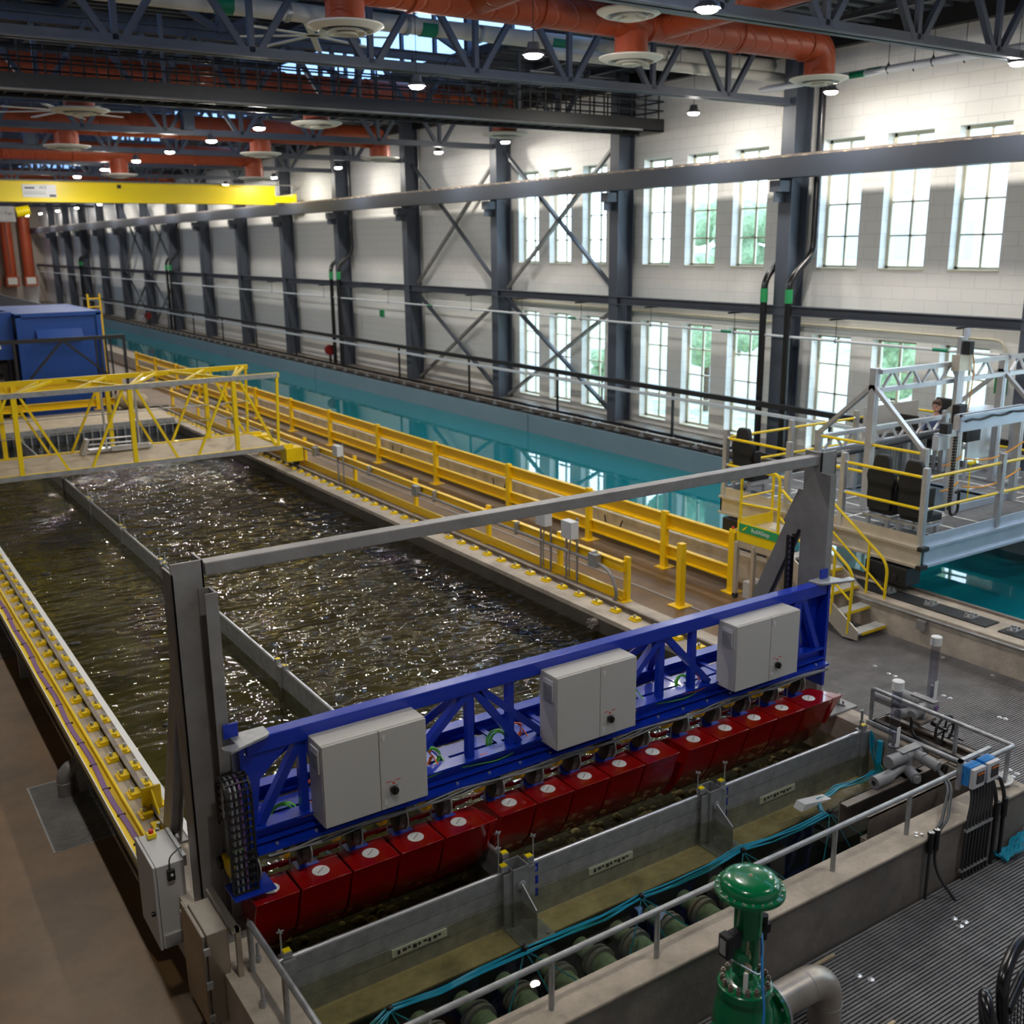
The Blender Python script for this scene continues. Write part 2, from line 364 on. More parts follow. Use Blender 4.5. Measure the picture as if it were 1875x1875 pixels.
for i in range(60): m.box(20.46, 20.74, 10+i*.62, 10.1+i*.62, 8.15, 8.18)
m.to('rail_clip', 'tan', cr)['kind'] = 'stuff'
tag(MB().ib((21.0, -8, 4.42), (21.0, YE, 4.42), .26, .24, .02, (0, 0, 1)).to('wall_girt', 'steel_gray', smooth=False), 'gray horizontal steel girt running between the columns at mid height', 'beam')
BR = [(k, t) for k in (4, 5, 11, 12) for t in (0, 1)]
for k, t in BR:
    y0, y1 = YC[k]+.2, YC[k+1]-.2; z0, z1 = ((.7, 4.25), (4.6, 9.3))[t]
    b = T('cross_brace', 'gray X-shaped brace in the %s wall bay between the %s and %s columns' % (('lower', 'upper')[t], ORD[k], ORD[k+1]), 'brace', (21.3, (y0+y1)/2, z0), 'wall cross braces')
    MB().beam((21.25, y0, z0), (21.25, y1, z1), .09, .13, (1, 0, 0)).to('diagonal', 'steel_gray', b, smooth=False)
    MB().beam((21.35, y0, z1), (21.35, y1, z0), .09, .13, (1, 0, 0)).to('diagonal', 'galv_gray', b, smooth=False)
# drain pipes beside some columns
for i, k in enumerate((3, 7, 11, 15)):
    y = YC[k]
    for s in (0, 1):
        yy = y+(.38 if s == 0 else -.46)
        d = T('drain_pipe', 'black drain pipe with green band %s the %s column' % (('beyond', 'in front of')[s], ORD[k]), 'pipe', (20.75, yy, .6), 'drain pipes by the columns')
        top = 5.2
        MB().tube(rp([(20.72, yy, .6), (20.72, yy, top), (21.4, yy-(.02 if s == 0 else .12), top+.65), (21.4, yy-(.02 if s == 0 else .12), 10.6)], .25, 4), .09, 12).to('pipe', 'black_gloss', d)
        MB().cyl((20.72, yy, 4.62), (20.72, yy, 4.97), .096, 16).to('band', 'green_sign', d)
    if k == 3: pass
# thin service pipe at mid height with hangers
sp = T('sprinkler_pipe', 'thin white pipe hung along the window wall below the girt', 'pipe', (20.75, 50, 3.7))
MB().cyl((20.75, -8, 3.78), (20.75, YE, 3.78), .035, 8).to('pipe', 'white_pipe', sp)
for i in range(14):
    y = 13.6+i*3.41; MB().cyl((20.75, y, 3.82), (20.75, y, 4.3), .008, 5).box(20.5, 21.1, y-.02, y+.02, 4.28, 4.32).tube([(20.75, y, 3.72), (20.70, y, 3.78), (20.75, y, 3.84), (20.80, y, 3.78), (20.75, y, 3.72)], .012, 5).to('hanger', 'black', sp)
for y in (13.9, 20.5, 27.5, 37): MB().cyl((20.75, y, 3.78), (20.75, y+.4, 3.78), .04, 10).to('pipe_marker', 'green_mark', sp)
tag(MB().tube(rp([(21.6, 13.1, 2.2), (21.6, 13.1, 4.0), (21.6, 34, 4.15), ], .3), .03, 8).to('conduit', 'frame_cream'), 'cream painted conduit on the block wall above the lower windows', 'conduit')
for i, x in enumerate((20.15, 20.35)):
    p = T('hung_pipe', ('white pipe with green marker hung nearest the hall', 'white pipe with green marker hung nearest the block wall')[i], 'pipe', (x, 10, 9.7), 'pipes under the roof edge')
    MB().cyl((x, -8, 9.72+.06*i), (x, 19.3, 9.72+.06*i), .065, 10).to('pipe', 'white_pipe', p)
    for y in (14.5-i*.6, 15.6-i*.5, 12.2, 17.9): MB().cyl((x, y, 9.8), (x, y, 11), .008, 5).tube([(x, y, 9.64), (x-.08, y, 9.72), (x, y, 9.86), (x+.08, y, 9.74)], .015, 5).to('hanger', 'black', p)
    MB().cyl((x, 16.2-i*.3, 9.72+.06*i), (x, 16.6-i*.3, 9.72+.06*i), .07, 10).to('pipe_marker', 'green_mark', p)
# far wall ducts
for i, x in enumerate((16.3, 18.1, 19.9)):
    d = T('supply_duct', 'vertical orange duct on the far wall, %s from the left' % ORD[i], 'duct', (x, 122.9, 2), 'vertical ducts on the far wall')
    MB().cyl((x, 122.3, 3.2), (x, 122.3, 11), .58, 20).box(x-.62, x+.62, 121.6, 123.5, 2.3, 3.3).to('duct', 'duct', d)
    MB().box(x-.45, x+.45, 121.55, 121.6, 2.5, 3.2).to('grille', 'diffuser', d, smooth=False)

# ------------------------------------------------------------------ roof trusses
XN = [18.75-2.32*i for i in range(16)]
tr = T('roof_truss', 'x', 'truss', (3, YC[3], 9.38), 'gray roof trusses across the hall')
yy = YC[3]; ZB, ZT = 9.47, 10.95
MB().box(-16, 20.85, yy-.16, yy-.02, ZB-.09, ZB-.06).box(-16, 20.85, yy+.02, yy+.16, ZB-.09, ZB-.06).box(-16, 20.85, yy-.05, yy-.02, ZB-.09, ZB+.09).box(-16, 20.85, yy+.02, yy+.05, ZB-.09, ZB+.09).to('bottom_chord', 'truss_gray', tr, smooth=False)
MB().ib((-16, yy, ZT), (21.2, yy, ZT), .24, .2, .02).to('top_chord', 'truss_gray', tr, smooth=False)
for x in XN:
    MB().beam((x, yy, ZB), (x, yy, ZT), .1, .1, (0, 1, 0)).to('vertical_strut', 'truss_gray', tr, smooth=False)
    for s in (-1, 1): MB().beam((x+s*.12, yy, ZB), (x+s*1.12, yy, ZT), .11, .11, (0, 1, 0)).to('diagonal_strut', 'truss_gray', tr, smooth=False)
TRL = {1: 'nearest', 2: 'second', 3: 'third', 4: 'fourth, above the black catwalk,', 5: 'fifth', 6: 'sixth', 7: 'seventh', 8: 'eighth', 9: 'ninth', 10: 'tenth', 11: 'eleventh', 12: 'twelfth', 13: 'thirteenth', 14: 'fourteenth'}
j = 0
for k in range(2, 15):
    lab = 'gray steel roof truss, %s from the camera, crossing the hall' % ORD[k-2]
    if k == 3: tr['label'] = lab
    else: dup(tr, (0, YC[k]-YC[3], 0), lab)
# raised monitor framing
mf = T('monitor_frame', 'x', 'frame', (9, YC[3], 11), 'gray frames under the raised roof')
MB().beam((2.1, yy, 12.42), (15.9, yy, 12.42), .2, .22).to('beam', 'truss_gray', mf, smooth=False)
for x in (2.2, 9, 15.8): MB().beam((x, yy, 11.05), (x, yy, 12.5), .18, .18, (0, 1, 0)).to('post', 'truss_gray', mf, smooth=False)
for a, b in ((2.2, 5.5), (9, 5.7), (9, 12.3), (15.8, 12.5)): MB().beam((a, yy, 11.05), (b, yy, 12.65), .14, .14, (0, 1, 0)).to('brace', 'truss_gray', mf, smooth=False)
for k in range(2, 12):
    lab = 'gray frame in the raised roof above the %s truss from the camera' % ORD[k-2]
    if k == 3: mf['label'] = lab
    else: dup(mf, (0, YC[k]-YC[3], 0), lab)
for i, x in enumerate((4.5, 7, 11, 13.5)):
    tag(MB().ib((x, -8, 12.68), (x, 100, 12.68), .15, .25, .02).to('purlin', 'truss_gray', smooth=False), 'gray purlin running lengthwise under the raised roof, %s from the left' % ORD[i], 'purlin', 'purlins under the raised roof')
for i, x in enumerate((18, 20)):
    tag(MB().ib((x, -8, 10.93), (x, 100, 10.93), .12, .12, .015).to('purlin', 'truss_gray', smooth=False), 'gray purlin under the low roof by the window wall, %s from the trusses' % ORD[i], 'purlin', 'purlins under the low roof')

# catwalk
cw = T('catwalk', 'black steel catwalk hung across the hall under the roof', 'catwalk', (3, 24.9, 9.2))
MB().box(-16, 21.4, 24.2, 24.28, 9.25, 9.6).box(-16, 21.4, 25.3, 25.38, 9.25, 9.6).box(-16, 21.4, 24.2, 24.42, 9.25, 9.28).to('side_beam', 'black', cw, smooth=False)
m = MB()
for i in range(94): m.box(-16+i*.4, -15.96+i*.4, 24.28, 25.3, 9.3, 9.5)
m.box(-16, 21.4, 24.28, 25.3, 9.5, 9.52).to('deck', 'black', cw, smooth=False)
for yv in (24.24, 25.34):
    m = MB()
    for z in (9.83, 10.08, 10.32): m.cyl((-16, yv, z), (21.4, yv, z), .022, 6)
    for i in range(75): m.box(-15.8+i*.5, -15.765+i*.5, yv-.015, yv+.015, 9.6, 10.32)
    m.to('railing', 'black', cw, smooth=False)
m = MB()
for z in (9.83, 10.08, 10.32): m.cyl((21.4, 24.24, z), (21.4, 25.34, z), .022, 6)
m.to('end_rail', 'black', cw)
MB().cyl((-16, 24.1, 9.27), (20.5, 24.1, 9.27), .03, 8).to('conduit', 'galv_gray', cw)
for x in XN[1:12:2]: MB().box(x-.04, x+.04, 24.3, 24.38, 9.6, 11).to('hanger', 'truss_gray', cw)

# ducts
def diff(par, x, y, z, R=.46):
    MB().lathe([(.5*R, .10), (R, .07), (R, .045), (.80*R, -.01), (.72*R, -.015), (.66*R, .04), (.3*R, .05)], (x, y, z), n=36).to('diffuser', 'diffuser', par)
    MB().lathe([(.30*R, .06), (.55*R, -.045), (.52*R, -.05), (.2*R, .05)], (x, y, z), n=30).lathe([(.1*R, .04), (.32*R, -.075), (.28*R, -.08), (.05*R, -.03)], (x, y, z), n=26).to('diffuser_ring', 'diffuser', par)
    MB().lathe([(.66*R, .035), (.55*R, .01)], (x, y, z), n=30).to('diffuser_throat', 'steel_gray', par)
def duct(y, xe, drops, R, z, lab, extra=None, ze=9.35):
    d = T('air_duct', lab, 'duct', (xe-8, y, z), 'orange ducts across the hall')
    MB().tube(rp([(-15.9, y, z), (xe, y, z), (xe, y, ze+.1)], R*2.4, 8), R, 24).to('duct_run', 'duct', d); diff(d, xe, y, ze, R*1.9)
    for x in drops: MB().cyl((x, y, z-R*.6), (x, y, ze+.05), R*.95, 22).to('drop', 'duct', d); diff(d, x, y, ze, R*1.85)
    for x in (xe-R*1.6, xe-2.4, xe-4.6, xe-7, xe-9.4): MB().lathe([(R, -.03), (R+.03, -.02), (R+.03, .02), (R, .03)], (x, y, z), (1, 0, 0), 24).to('joint_band', 'duct', d)
    if extra: extra(d)
    return d
def trunks(d):
    for x, y0 in ((13.6, 5), (9.6, 5)):
        MB().cyl((x, -7.9, 10.35), (x, 15.5, 9.98), .27, 22).to('trunk', 'duct', d)
    MB().cyl((11.35, 13.7, 10.1), (11.35, 13.7, 9.72), .26, 20).cyl((11.35, 13.7, 10.15), (12.9, 15.5, 10.0), .26, 20).to('drop', 'duct', d); diff(d, 11.35, 13.7, 9.6, .52)
duct(15.5, 17.85, (12.88, 7.33, 1.8), .31, 9.98, 'big orange spiral duct nearest the camera with round diffusers', trunks, 9.3)
duct(27.9, 18.3, (12.2, 6.1, 0), .37, 10.22, 'orange duct behind the black catwalk', None, 9.32)
duct(34.6, 17.45, (13.1, 7.1, 1), .36, 9.8, 'orange duct third from the camera with elbow by the wall', None, 9.05)
duct(43, 15.95, (10.6, 5, -1), .36, 9.65, 'orange duct fourth from the camera ending above the yellow crane', None, 8.8)
duct(62, 18, (12, 6), .31, 9.9, 'farthest orange duct, beyond the yellow crane', None, 9.2)
cp = T('insulated_pipe', 'thick cream insulated pipe crossing the hall above the trusses', 'pipe', (10, 19.8, 10.2))
MB().cyl((-16, 19.85, 10.33), (21.1, 19.85, 10.42), .165, 18).to('pipe', 'cream_pipe', cp)
for x in (8.2, 10.7, 12.4, 15.4, 17.5): MB().cyl((x, 19.85, 10.4), (x, 19.85, 11), .01, 5).lathe([(.17, -.04), (.18, -.04), (.18, .04), (.17, .04)], (x, 19.85, 10.38), (1, 0, 0), 18).to('hanger', 'galv', cp)
for x in (6.8, 11, 14.2): MB().cyl((x, 19.85, 10.38), (x+.35, 19.85, 10.38), .171, 18).to('pipe_marker', 'green_mark', cp)
cp2 = T('insulated_pipe', 'lower cream insulated pipe bending down beside the nearest visible column', 'pipe', (19, 19.5, 10))
MB().tube(rp([(14, 19.5, 10.1), (21.3, 19.5, 10.1), (21.3, 19.5, 9.0)], .3), .12, 14).to('pipe', 'cream_pipe', cp2)
for x in (17.7, 19.6): MB().cyl((x, 19.5, 10.2), (x, 19.5, 11), .01, 5).to('hanger', 'galv', cp2)

# high bay lamps
def lamp(x, y, z, lab):
    o = T('high_bay_lamp', lab, 'lamp', (x, y, z), 'round pendant lamps under the roof')
    MB().lathe([(.03, .2), (.09, .19), (.11, .07), (.16, .045), (.175, .0), (.15, .0), (.01, .01)], (x, y, z), n=20).to('housing', 'light_housing', o)
    MB().lathe([(.001, .004), (.14, .004), (.13, -.03), (.08, -.052), (.001, -.06)], (x, y, z), n=16).to('lens', 'lamp', o)
    MB().cyl((x, y, z+.19), (x, y, 12.85 if x < 16 and x > 2 else 11.06), .006, 5).to('cord', 'black', o)
    return o
rows = [(19.5, 'window wall row', [3.4, 7.8, 12.2, 16.56, 20.94, 29.7, 34.05, 42.6, 50, 57, 64, 71, 78, 86, 94, 102, 110, 117], 9.34),
        (10.3, 'middle row', [2.4, 10.86, 14.84, 18.75, 27.2, 31.04, 35.2, 39.3, 44, 48.9, 56, 68, 84, 105], 9.1),
        (2.4, 'left row', [4, 12, 18.75, 35.2, 53.5, 80], 9.1)]
for X, nm, ys, z in rows:
    for i, y in enumerate(ys):
        lab = 'lit round pendant lamp in the %s, %s from the camera end' % (nm, ORD[i])
        if i == 0: base = lamp(X, y, z, lab)
        else: dup(base, (0, y-ys[0], 0), lab)
# ceiling fans
for i, (x, y) in enumerate(((9.9, 22.6), (6.45, 31.3), (5.4, 39.6+1.2))):
    z = (10.55, 9.72, 9.55)[i]
    f = T('ceiling_fan', ('large ceiling fan with black motor above the catwalk', 'large pale bladed ceiling fan beyond the catwalk', 'large ceiling fan near the yellow crane')[i], 'fan', (x, y, z), 'large ceiling fans')
    MB().cyl((x, y, z), (x, y, z+.35), .16, 16).to('motor', 'black', f); MB().cyl((x, y, z+.35), (x, y, 11), .025, 6).to('rod', 'black', f)
    for k in range(8):
        a = k*PI/4+.3; MB().beam((x+.15*math.cos(a), y+.15*math.sin(a), z), (x+1.7*math.cos(a), y+1.7*math.sin(a), z-.03), .14, .02).to('blade', 'diffuser', f)
for i, (x, y) in enumerate(((12.9, 15.0+.2), )): pass
g = T('roof_speaker_panel', 'dark flat panel hung under the nearest orange duct', 'panel', (12, 13.2, 9.62))
MB().box(11.5, 12.75, 12.9, 13.4, 9.62, 9.66).to('panel', 'steel_gray', g); MB().cyl((12.1, 13.15, 9.66), (12.1, 13.15, 10.2), .02, 6).to('rod', 'black', g)
for i, k in enumerate((9.9, 6.7, 2)): tag(MB().box(k, k+.32, YC[5]-.3+i*6.82-.16, YC[5]+.02+i*6.82-.16, 9.5, 10.0).to('control_box', 'steel_gray'), 'gray box mounted on the truss under the roof, %s from the right' % ORD[i], 'box', 'gray boxes on the trusses')

# yellow bridge crane
yc = T('bridge_crane', 'yellow overhead bridge crane girder across the far hall', 'crane', (5, 52, 8.15))
MB().box(-14, 20.2, 51.8, 52.2, 8.17, 9.02).box(-14, 20.2, 51.65, 52.35, 8.15, 8.18).box(-14, 20.2, 51.65, 52.35, 9.0, 9.04).to('girder', 'yellow_crane', yc, smooth=False)
MB().box(20.1, 21.0, 51.5, 52.5, 8.25, 8.55).box(20.9, 21.05, 51.1, 52.9, 8.2, 8.65).to('end_truck', 'yellow_crane', yc, smooth=False)
MB().cyl((-14, 51.6, 9.08), (21.2, 51.6, 9.08), .03, 6).to('conduit', 'galv_gray', yc)
sg = MB().box(8.55, 9.95, 51.77, 51.8, 8.35, 8.9).to('sign', 'white', yc, smooth=False)
text('ACE', .16, 'black', yc, (9.4, 51.765, 8.77), (1, 0, 0), (0, 0, 1)); MB().box(8.65, 9.05, 51.755, 51.77, 8.72, 8.78).box(8.6, 9.5, 51.755, 51.77, 8.5, 8.515).box(8.6, 9.5, 51.755, 51.77, 8.58, 8.59).box(9.65, 9.92, 51.755, 51.77, 8.38, 8.48).to('sign_mark', 'black', yc, smooth=False)
MB().box(12.6, 12.75, 51.7, 51.8, 8.8, 8.95).to('camera', 'black', yc)
ho = T('chain_hoist', 'yellow hoist and gray block hanging from the yellow bridge crane', 'hoist', (8, 52, 7.2))
MB().box(7.2, 8.1, 51.5, 52.4, 7.3, 7.95).to('hoist_block', 'galv_gray', ho); MB().cyl((8.15, 51.6, 7.7), (8.7, 51.6, 7.8), .22, 14).to('motor', 'yellow_crane', ho)
MB().cyl((7.7, 52, 7.3), (7.7, 52, 5), .02, 6).to('chain', 'black', ho); text('1 Ton', .2, 'black', ho, (7.75, 51.49, 7.65), (1, 0, 0), (0, 0, 1))

# ------------------------------------------------------------------ wave basin
WT = .64; WZ = .36
wb = T('wave_basin', 'long concrete wave basin with low walls in the middle of the hall', 'basin', (5.8, 20, -.6))
MB().box(1.95, 2.33, 5.2, 38, -.6, WT).to('side_wall', 'concrete', wb, smooth=False)
MB().box(9.4, 10.22, 8.25, 38, -.6, WT).box(9.55, 9.85, 5.55, 8.25, -.6, WT).to('side_wall', 'concrete', wb, smooth=False)
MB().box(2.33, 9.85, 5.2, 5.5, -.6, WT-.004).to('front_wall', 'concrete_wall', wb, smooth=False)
MB().box(2.0, 9.85, 5.18, 5.5, WT-.03, WT+.002).to('wall_coping', 'concrete', wb, smooth=False, bev=.01)
MB().box(9.39, 9.4, 8.25, 37.6, -.6, WT-.07).to('wet_face', 'wet_concrete', wb, smooth=False)
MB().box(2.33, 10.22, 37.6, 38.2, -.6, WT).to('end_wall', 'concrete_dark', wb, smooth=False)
MB().box(2.3, 9.6, 7.1, 37.7, -.75, -.35).to('basin_floor', 'basin_floor', wb, smooth=False)
MB().box(2.3, 9.6, 6.68, 7.2, -.75, .09).to('ledge', 'sand', wb, smooth=False)
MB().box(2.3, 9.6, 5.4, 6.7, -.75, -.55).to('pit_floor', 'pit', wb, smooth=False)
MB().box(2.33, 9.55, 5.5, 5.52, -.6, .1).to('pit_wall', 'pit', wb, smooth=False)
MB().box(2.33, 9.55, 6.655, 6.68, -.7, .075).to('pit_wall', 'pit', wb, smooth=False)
MB().box(2.33, 9.55, 7.06, 8.4, -.36, .095).to('shaded_gravel_bed', 'shaded_gravel', wb, smooth=False)  # bed under the paddles, their shadow put into its dark color
MB().box(2.29, 2.36, 8.4, 37.6, WT-.05, WT+.03).to('edge_strip', 'white', wb, smooth=False)
def water(name, m, x0, x1, y0, y1, z, lab):
    o = MB().quad((x0, y0, z), (x1, y0, z), (x1, y1, z), (x0, y1, z)).to(name, m, smooth=False); tag(o, lab, 'water', kind='stuff'); return o
water('water', 'water_wave', 4.66, 9.42, 8.3, 37.6, WZ, 'sparkling choppy brown water in the wide main lane of the basin')
water('water', 'water_calm', 2.33, 4.6, 7.0, 37.6, WZ, 'calmer brown water in the narrow left lane of the basin')
water('water', 'water_still', 4.6, 9.55, 7.04, 8.3, WZ, 'dark water under the red paddles')
water('water', 'water_still', 2.33, 9.55, 5.5, 6.97, WZ, 'still clear water in the front sump of the basin')
m = MB(); rr = random.Random(3)
for i in range(420):
    x = 2.6+rr.random()*6.7; y = 7.27+rr.random()*.65; r = .02+rr.random()*.045; m.ball((x, y, -.0+rr.random()*.12), r, 1, 1, .7, n=5)
tag(m.to('gravel', 'sand'), 'heap of loose pale stones under the water before the red paddles', 'gravel', kind='stuff')
for i, (x, y) in enumerate(((8.1, 14.1), (8.6, 18), (6.6, 13.5), (3.0, 12.4), (2.6, 16), (2.9, 20), (8.9, 21))):
    tag(MB().ball((x, y, WZ), .06, 1.6, .8, .5, n=8).to('float', 'black'), ('small dark float on the basin water near the right wall', 'small dark float on the water beyond the gantry beam', 'small dark float mid-basin behind the blue frame', 'small dark float in the calm left lane near the gantry', 'small dark float by the left rail', 'small dark float farthest along the left lane', 'small dark float by the right wall below the yellow guard')[i], 'float')

# basin partition boards (main cross wall and the long lane wall)
def board(p, q, lab, z0=.09, side=(0, -1, 0)):
    p = Vector(p); q = Vector(q); d = (q-p).normalized(); o = T('stop_board', lab, 'panel', tuple((p+q)/2+Vector((0, 0, z0))), 'aluminum partition boards')
    n = Vector(side)
    for i, (a, b) in enumerate(((z0, .235), (.24, .37), (.375, .50), (.505, .64))):
        MB().beam(p+Vector((0, 0, (a+b)/2)), q+Vector((0, 0, (a+b)/2)), .04, b-a).to('plank', 'galv', o, smooth=False)
    MB().cyl(p+Vector((0, 0, .645)), q+Vector((0, 0, .645)), .022, 10).to('top_roll', 'alu', o)
    return o
XP = (4.62, 7.05)
bl = ('left', 'middle', 'right')
for i, (a, b) in enumerate(((2.34, 4.53), (4.71, 6.96), (7.14, 9.45))):
    o = board((a, 7, 0), (b, 7, 0), '%s aluminum partition board across the front of the basin' % bl[i])
    cx = (3.6, 5.72, 8.05)[i]; MB().box(cx-.27, cx+.27, 6.965, 6.978, .27, .345).to('label_strip', 'white', o, smooth=False)
    m = MB()
    for k in range(9): m.box(cx-.22+k*.05, cx-.195+k*.05+.01*(k % 2), 6.958, 6.966, .29+.01*(k % 3), .325)
    m.to('label_mark', 'black', o, smooth=False)
YP = [9.85, 12.7, 15.55, 18.4, 21.3, 24.2, 27.1, 30, 33, 37]
prev = 7.12
for i, y in enumerate(YP):
    board((4.62, prev, -.3), (4.62, y-.06, -.3), 'long aluminum lane board, %s span from the front cross wall' % ORD[i]).location.z += .3; prev = y+.06
def clampset(par, x, y, z, dx, dy):
    MB().box(x-.035, x+.035, y-.035, y+.035, z, z+.05).to('clamp_block', 'galv', par); MB().box(x-.03, x+.03, y-.025, y+.025, z+.05, z+.058).to('clamp_label', 'yellow_crane', par, smooth=False)
    MB().cyl((x+dx, y+dy, z-.05), (x+dx, y+dy, z+.24), .007, 6).box(x+dx-.03, x+dx+.03, y+dy-.006, y+dy+.006, z+.235, z+.245).box(x+dx-.006, x+dx+.006, y+dy-.03, y+dy+.03, z+.235, z+.245).to('clamp_screw', 'galv', par)
for i, x in enumerate(XP):
    s = T('partition_post', 'galvanized post with footed fin between the %s partition boards' % ('left and middle', 'middle and right')[i], 'post', (x, 7, .09), 'galvanized partition posts')
    MB().box(x-.09, x+.09, 6.91, 6.92, .1, .7).box(x-.09, x+.09, 7.08, 7.09, .1, .7).box(x-.09, x-.08, 6.91, 7.09, .1, .7).box(x+.08, x+.09, 6.91, 7.09, .1, .7).to('tube', 'galv', s, smooth=False, bev=.004)
    MB().box(x-.17, x-.09, 6.93, 6.95, .1, .66).box(x+.09, x+.17, 6.93, 6.95, .1, .66).to('guide_flange', 'galv', s, smooth=False)
    MB().prism([(6.91, .1), (6.91, .56), (6.66, .40), (6.66, .1)], 'x', x-.006, x+.006).to('fin', 'galv', s, smooth=False)
    MB().box(x-.17, x+.19, 6.62, 6.98, .092, .106).to('foot_plate', 'galv', s, smooth=False)
    for a, b in ((-.12, 6.67), (.14, 6.67), (.14, 6.88), (-.12, 6.88)): MB().cyl((x+a, b, .106), (x+a, b, .118), .02, 6).to('bolt', 'galv', s)
    MB().lathe([(.035, -.006), (.045, 0), (.035, .006), (.028, 0)], (x, 6.895, .53), (0, 1, 0), 14).to('ring', 'alu', s)
    clampset(s, x-.14, 6.99, .68, -.05, 0); clampset(s, x+.14, 6.99, .68, .05, 0)
    if i == 0: clampset(s, x-.02, 7.16, .68, -.03, .05)
    for k in range(3): MB().box(x+.18, x+.23, 6.968, 6.976, .55-k*.13, .63-k*.13).to('blue_tag', 'blue', s, smooth=False)
    text('1', .05, 'white', s, (x+.205, 6.965, .585), (1, 0, 0), (0, 0, 1))
for i, (x, lab) in enumerate(((2.42, 'by the left basin wall'), (9.47, 'by the right basin wall'))):
    s = T('board_clamp', 'screw clamp with yellow label %s' % lab, 'clamp', (x, 7, .6), 'end clamps'); MB().box(x-.05, x+.05, 6.93, 7.07, .1, .66).to('guide', 'galv', s); clampset(s, x, 7, .67, -.04, 0)
for i, y in enumerate(YP[:-1]):
    s = T('lane_post', 'dark lane post with yellow clamps, %s from the blue frame' % ORD[i], 'post', (4.62, y, -.3), 'lane wall posts')
    MB().box(4.57, 4.67, y-.06, y+.06, -.35, .66).to('tube', 'galv_gray', s); clampset(s, 4.62, y-.14, .66, 0, -.03); clampset(s, 4.62, y+.14, .66, 0, .03)

# green submerged pipes and ball ends in the sump
for i in range(12):
    x = 2.52+.425*i+ (.0 if i < 6 else .05)
    if i >= 6: x = 2.52+.425*i
    o = T('submerged_pipe', 'green pipe with domed end under water, %s from the left' % ORD[i], 'pipe', (x, 6.2, -.5), 'green pipes in the sump')
    MB().ball((x+.42*0, 6.08, -.12), .125, n=12).cyl((x, 6.08, -.12), (x, 6.3, -.12), .12, 16).cyl((x, 6.3, -.12), (x, 6.62, -.12), .085, 14).to('pipe', 'green_ball', o)
    MB().lathe([(.12, -.02), (.155, -.02), (.155, .02), (.12, .02)], (x, 6.31, -.12), (0, 1, 0), 20).lathe([(.12, -.015), (.15, -.015), (.15, .015), (.12, .015)], (x, 6.37, -.12), (0, 1, 0), 20).to('flange', 'galv_gray', o)
    MB().cyl((x, 6.05, 0), (x, 6.05, .04), .02, 8).to('fitting', 'tan', o); MB().box(x-.05, x+.05, 6.0, 6.6, -.56, -.2).to('saddle', 'pit', o, smooth=False)
# teal hoses
def hose(name, pts, r, m, lab, cat='hose', group=None, nn=8):
    return tag(MB().tube(rp(pts, .35, 6), r, nn).to(name, m), lab, cat, group)
HP = [(2.5, 6.2, .30), (2.97, 6.29, .4), (4.24, 6.3, .38), (5.53, 6.31, .38), (6.83, 6.35, .38), (8.05, 6.32, .38), (8.2, 6.55, .38), (8.6, 6.62, .38), (9.2, 6.6, .38), (9.45, 6.7, .3), (9.48, 6.85, .45), (9.5, 6.9, .68)]
hb = T('hose_bundle', 'bundle of thin teal hoses strung over the sump water', 'hose', (6, 6.3, .3))
for k in range(5):
    rr = random.Random(k); P = []
    for i in range(len(HP)-1):
        a = Vector(HP[i]); b = Vector(HP[i+1])
        for t in (0, .33, .66): P.append(a.lerp(b, t)+Vector(((rr.random()-.5)*.02, (k-2)*.016+(rr.random()-.5)*.03, (rr.random()-.5)*.03-(0 if t == 0 else .03))))
    P.append(HP[-1]); MB().tube(P, .009, 6).to('hose', 'teal_hose', hb)
for x in (2.97, 4.24, 5.53, 6.83, 8.09):
    for dx, dy in ((-.3, -.2), (.12, -.22), (.42, -.2)): MB().tube(rp([(x, 6.3, .38), (x+dx*.4, 6.2, .25), (x+dx, 6.3+dy, .02)], .2), .007, 5).to('branch_hose', 'teal_hose', hb)
    MB().ball((x, 6.3, .4), .03, n=6).to('tie', 'black', hb)
tag(MB().tube(rp([(9.47, 6.75, .62), (9.46, 6.75, .2), (9.4, 6.7, 0)], .1), .035, 8).to('hose_loop', 'cyan'), 'thick blue hose hanging down inside the right basin wall', 'hose')
tag(MB().prism([(7.9, .362), (8.3, .362), (8.36, .366), (7.95, .43)], 'y', 6.5, 6.62).to('plastic_scrap', 'white'), 'pale triangular scrap floating in the sump', 'scrap')

# rails on the basin walls
def clips(x, ys, side, lab, grp):
    base = None
    for y in ys:
        if base is None:
            base = T('rail_clip', lab, 'rail clip', (x, y, WT), grp)
            MB().box(x-.065, x+.06, y-.085, y+.085, WT, WT+.02).box(x-.055+.02*side, x+.04+.02*side, y-.075, y+.075, WT+.02, WT+.05).to('clip', 'yellow_rail', base)
            MB().cyl((x-.01*side, y, WT+.04), (x-.01*side, y, WT+.09), .022, 6).to('bolt', 'galv', base)
        else: dup(base, (0, y-ys[0], 0))['label'] = lab+', '+ORD[ys.index(y)]+' from the gantry'
clips(2.07, [9.4+.467*i for i in range(46)], 1, 'yellow rail clip in the row nearest the yellow channel beam', 'clips left of the left rail')
clips(2.235, [9.55+.467*i for i in range(46)], -1, 'yellow rail clip in the row nearest the left lane water', 'clips right of the left rail')
clips(9.69, [8.55+.464*i for i in range(60)], 1, 'yellow rail clip along the right basin wall top', 'clips of the right rail')
def rail(x, lab, y0):
    tag(MB().box(x-.045, x+.045, y0, 37.5, WT, WT+.012).box(x-.008, x+.008, y0, 37.5, WT+.012, WT+.065).box(x-.025, x+.025, y0, 37.5, WT+.06, WT+.085).to('track_rail', 'brown_steel', smooth=False), lab, 'rail')
rail(2.155, 'steel track rail on the left basin wall', 9.2); rail(9.82, 'steel track rail on the right basin wall', 8.5)
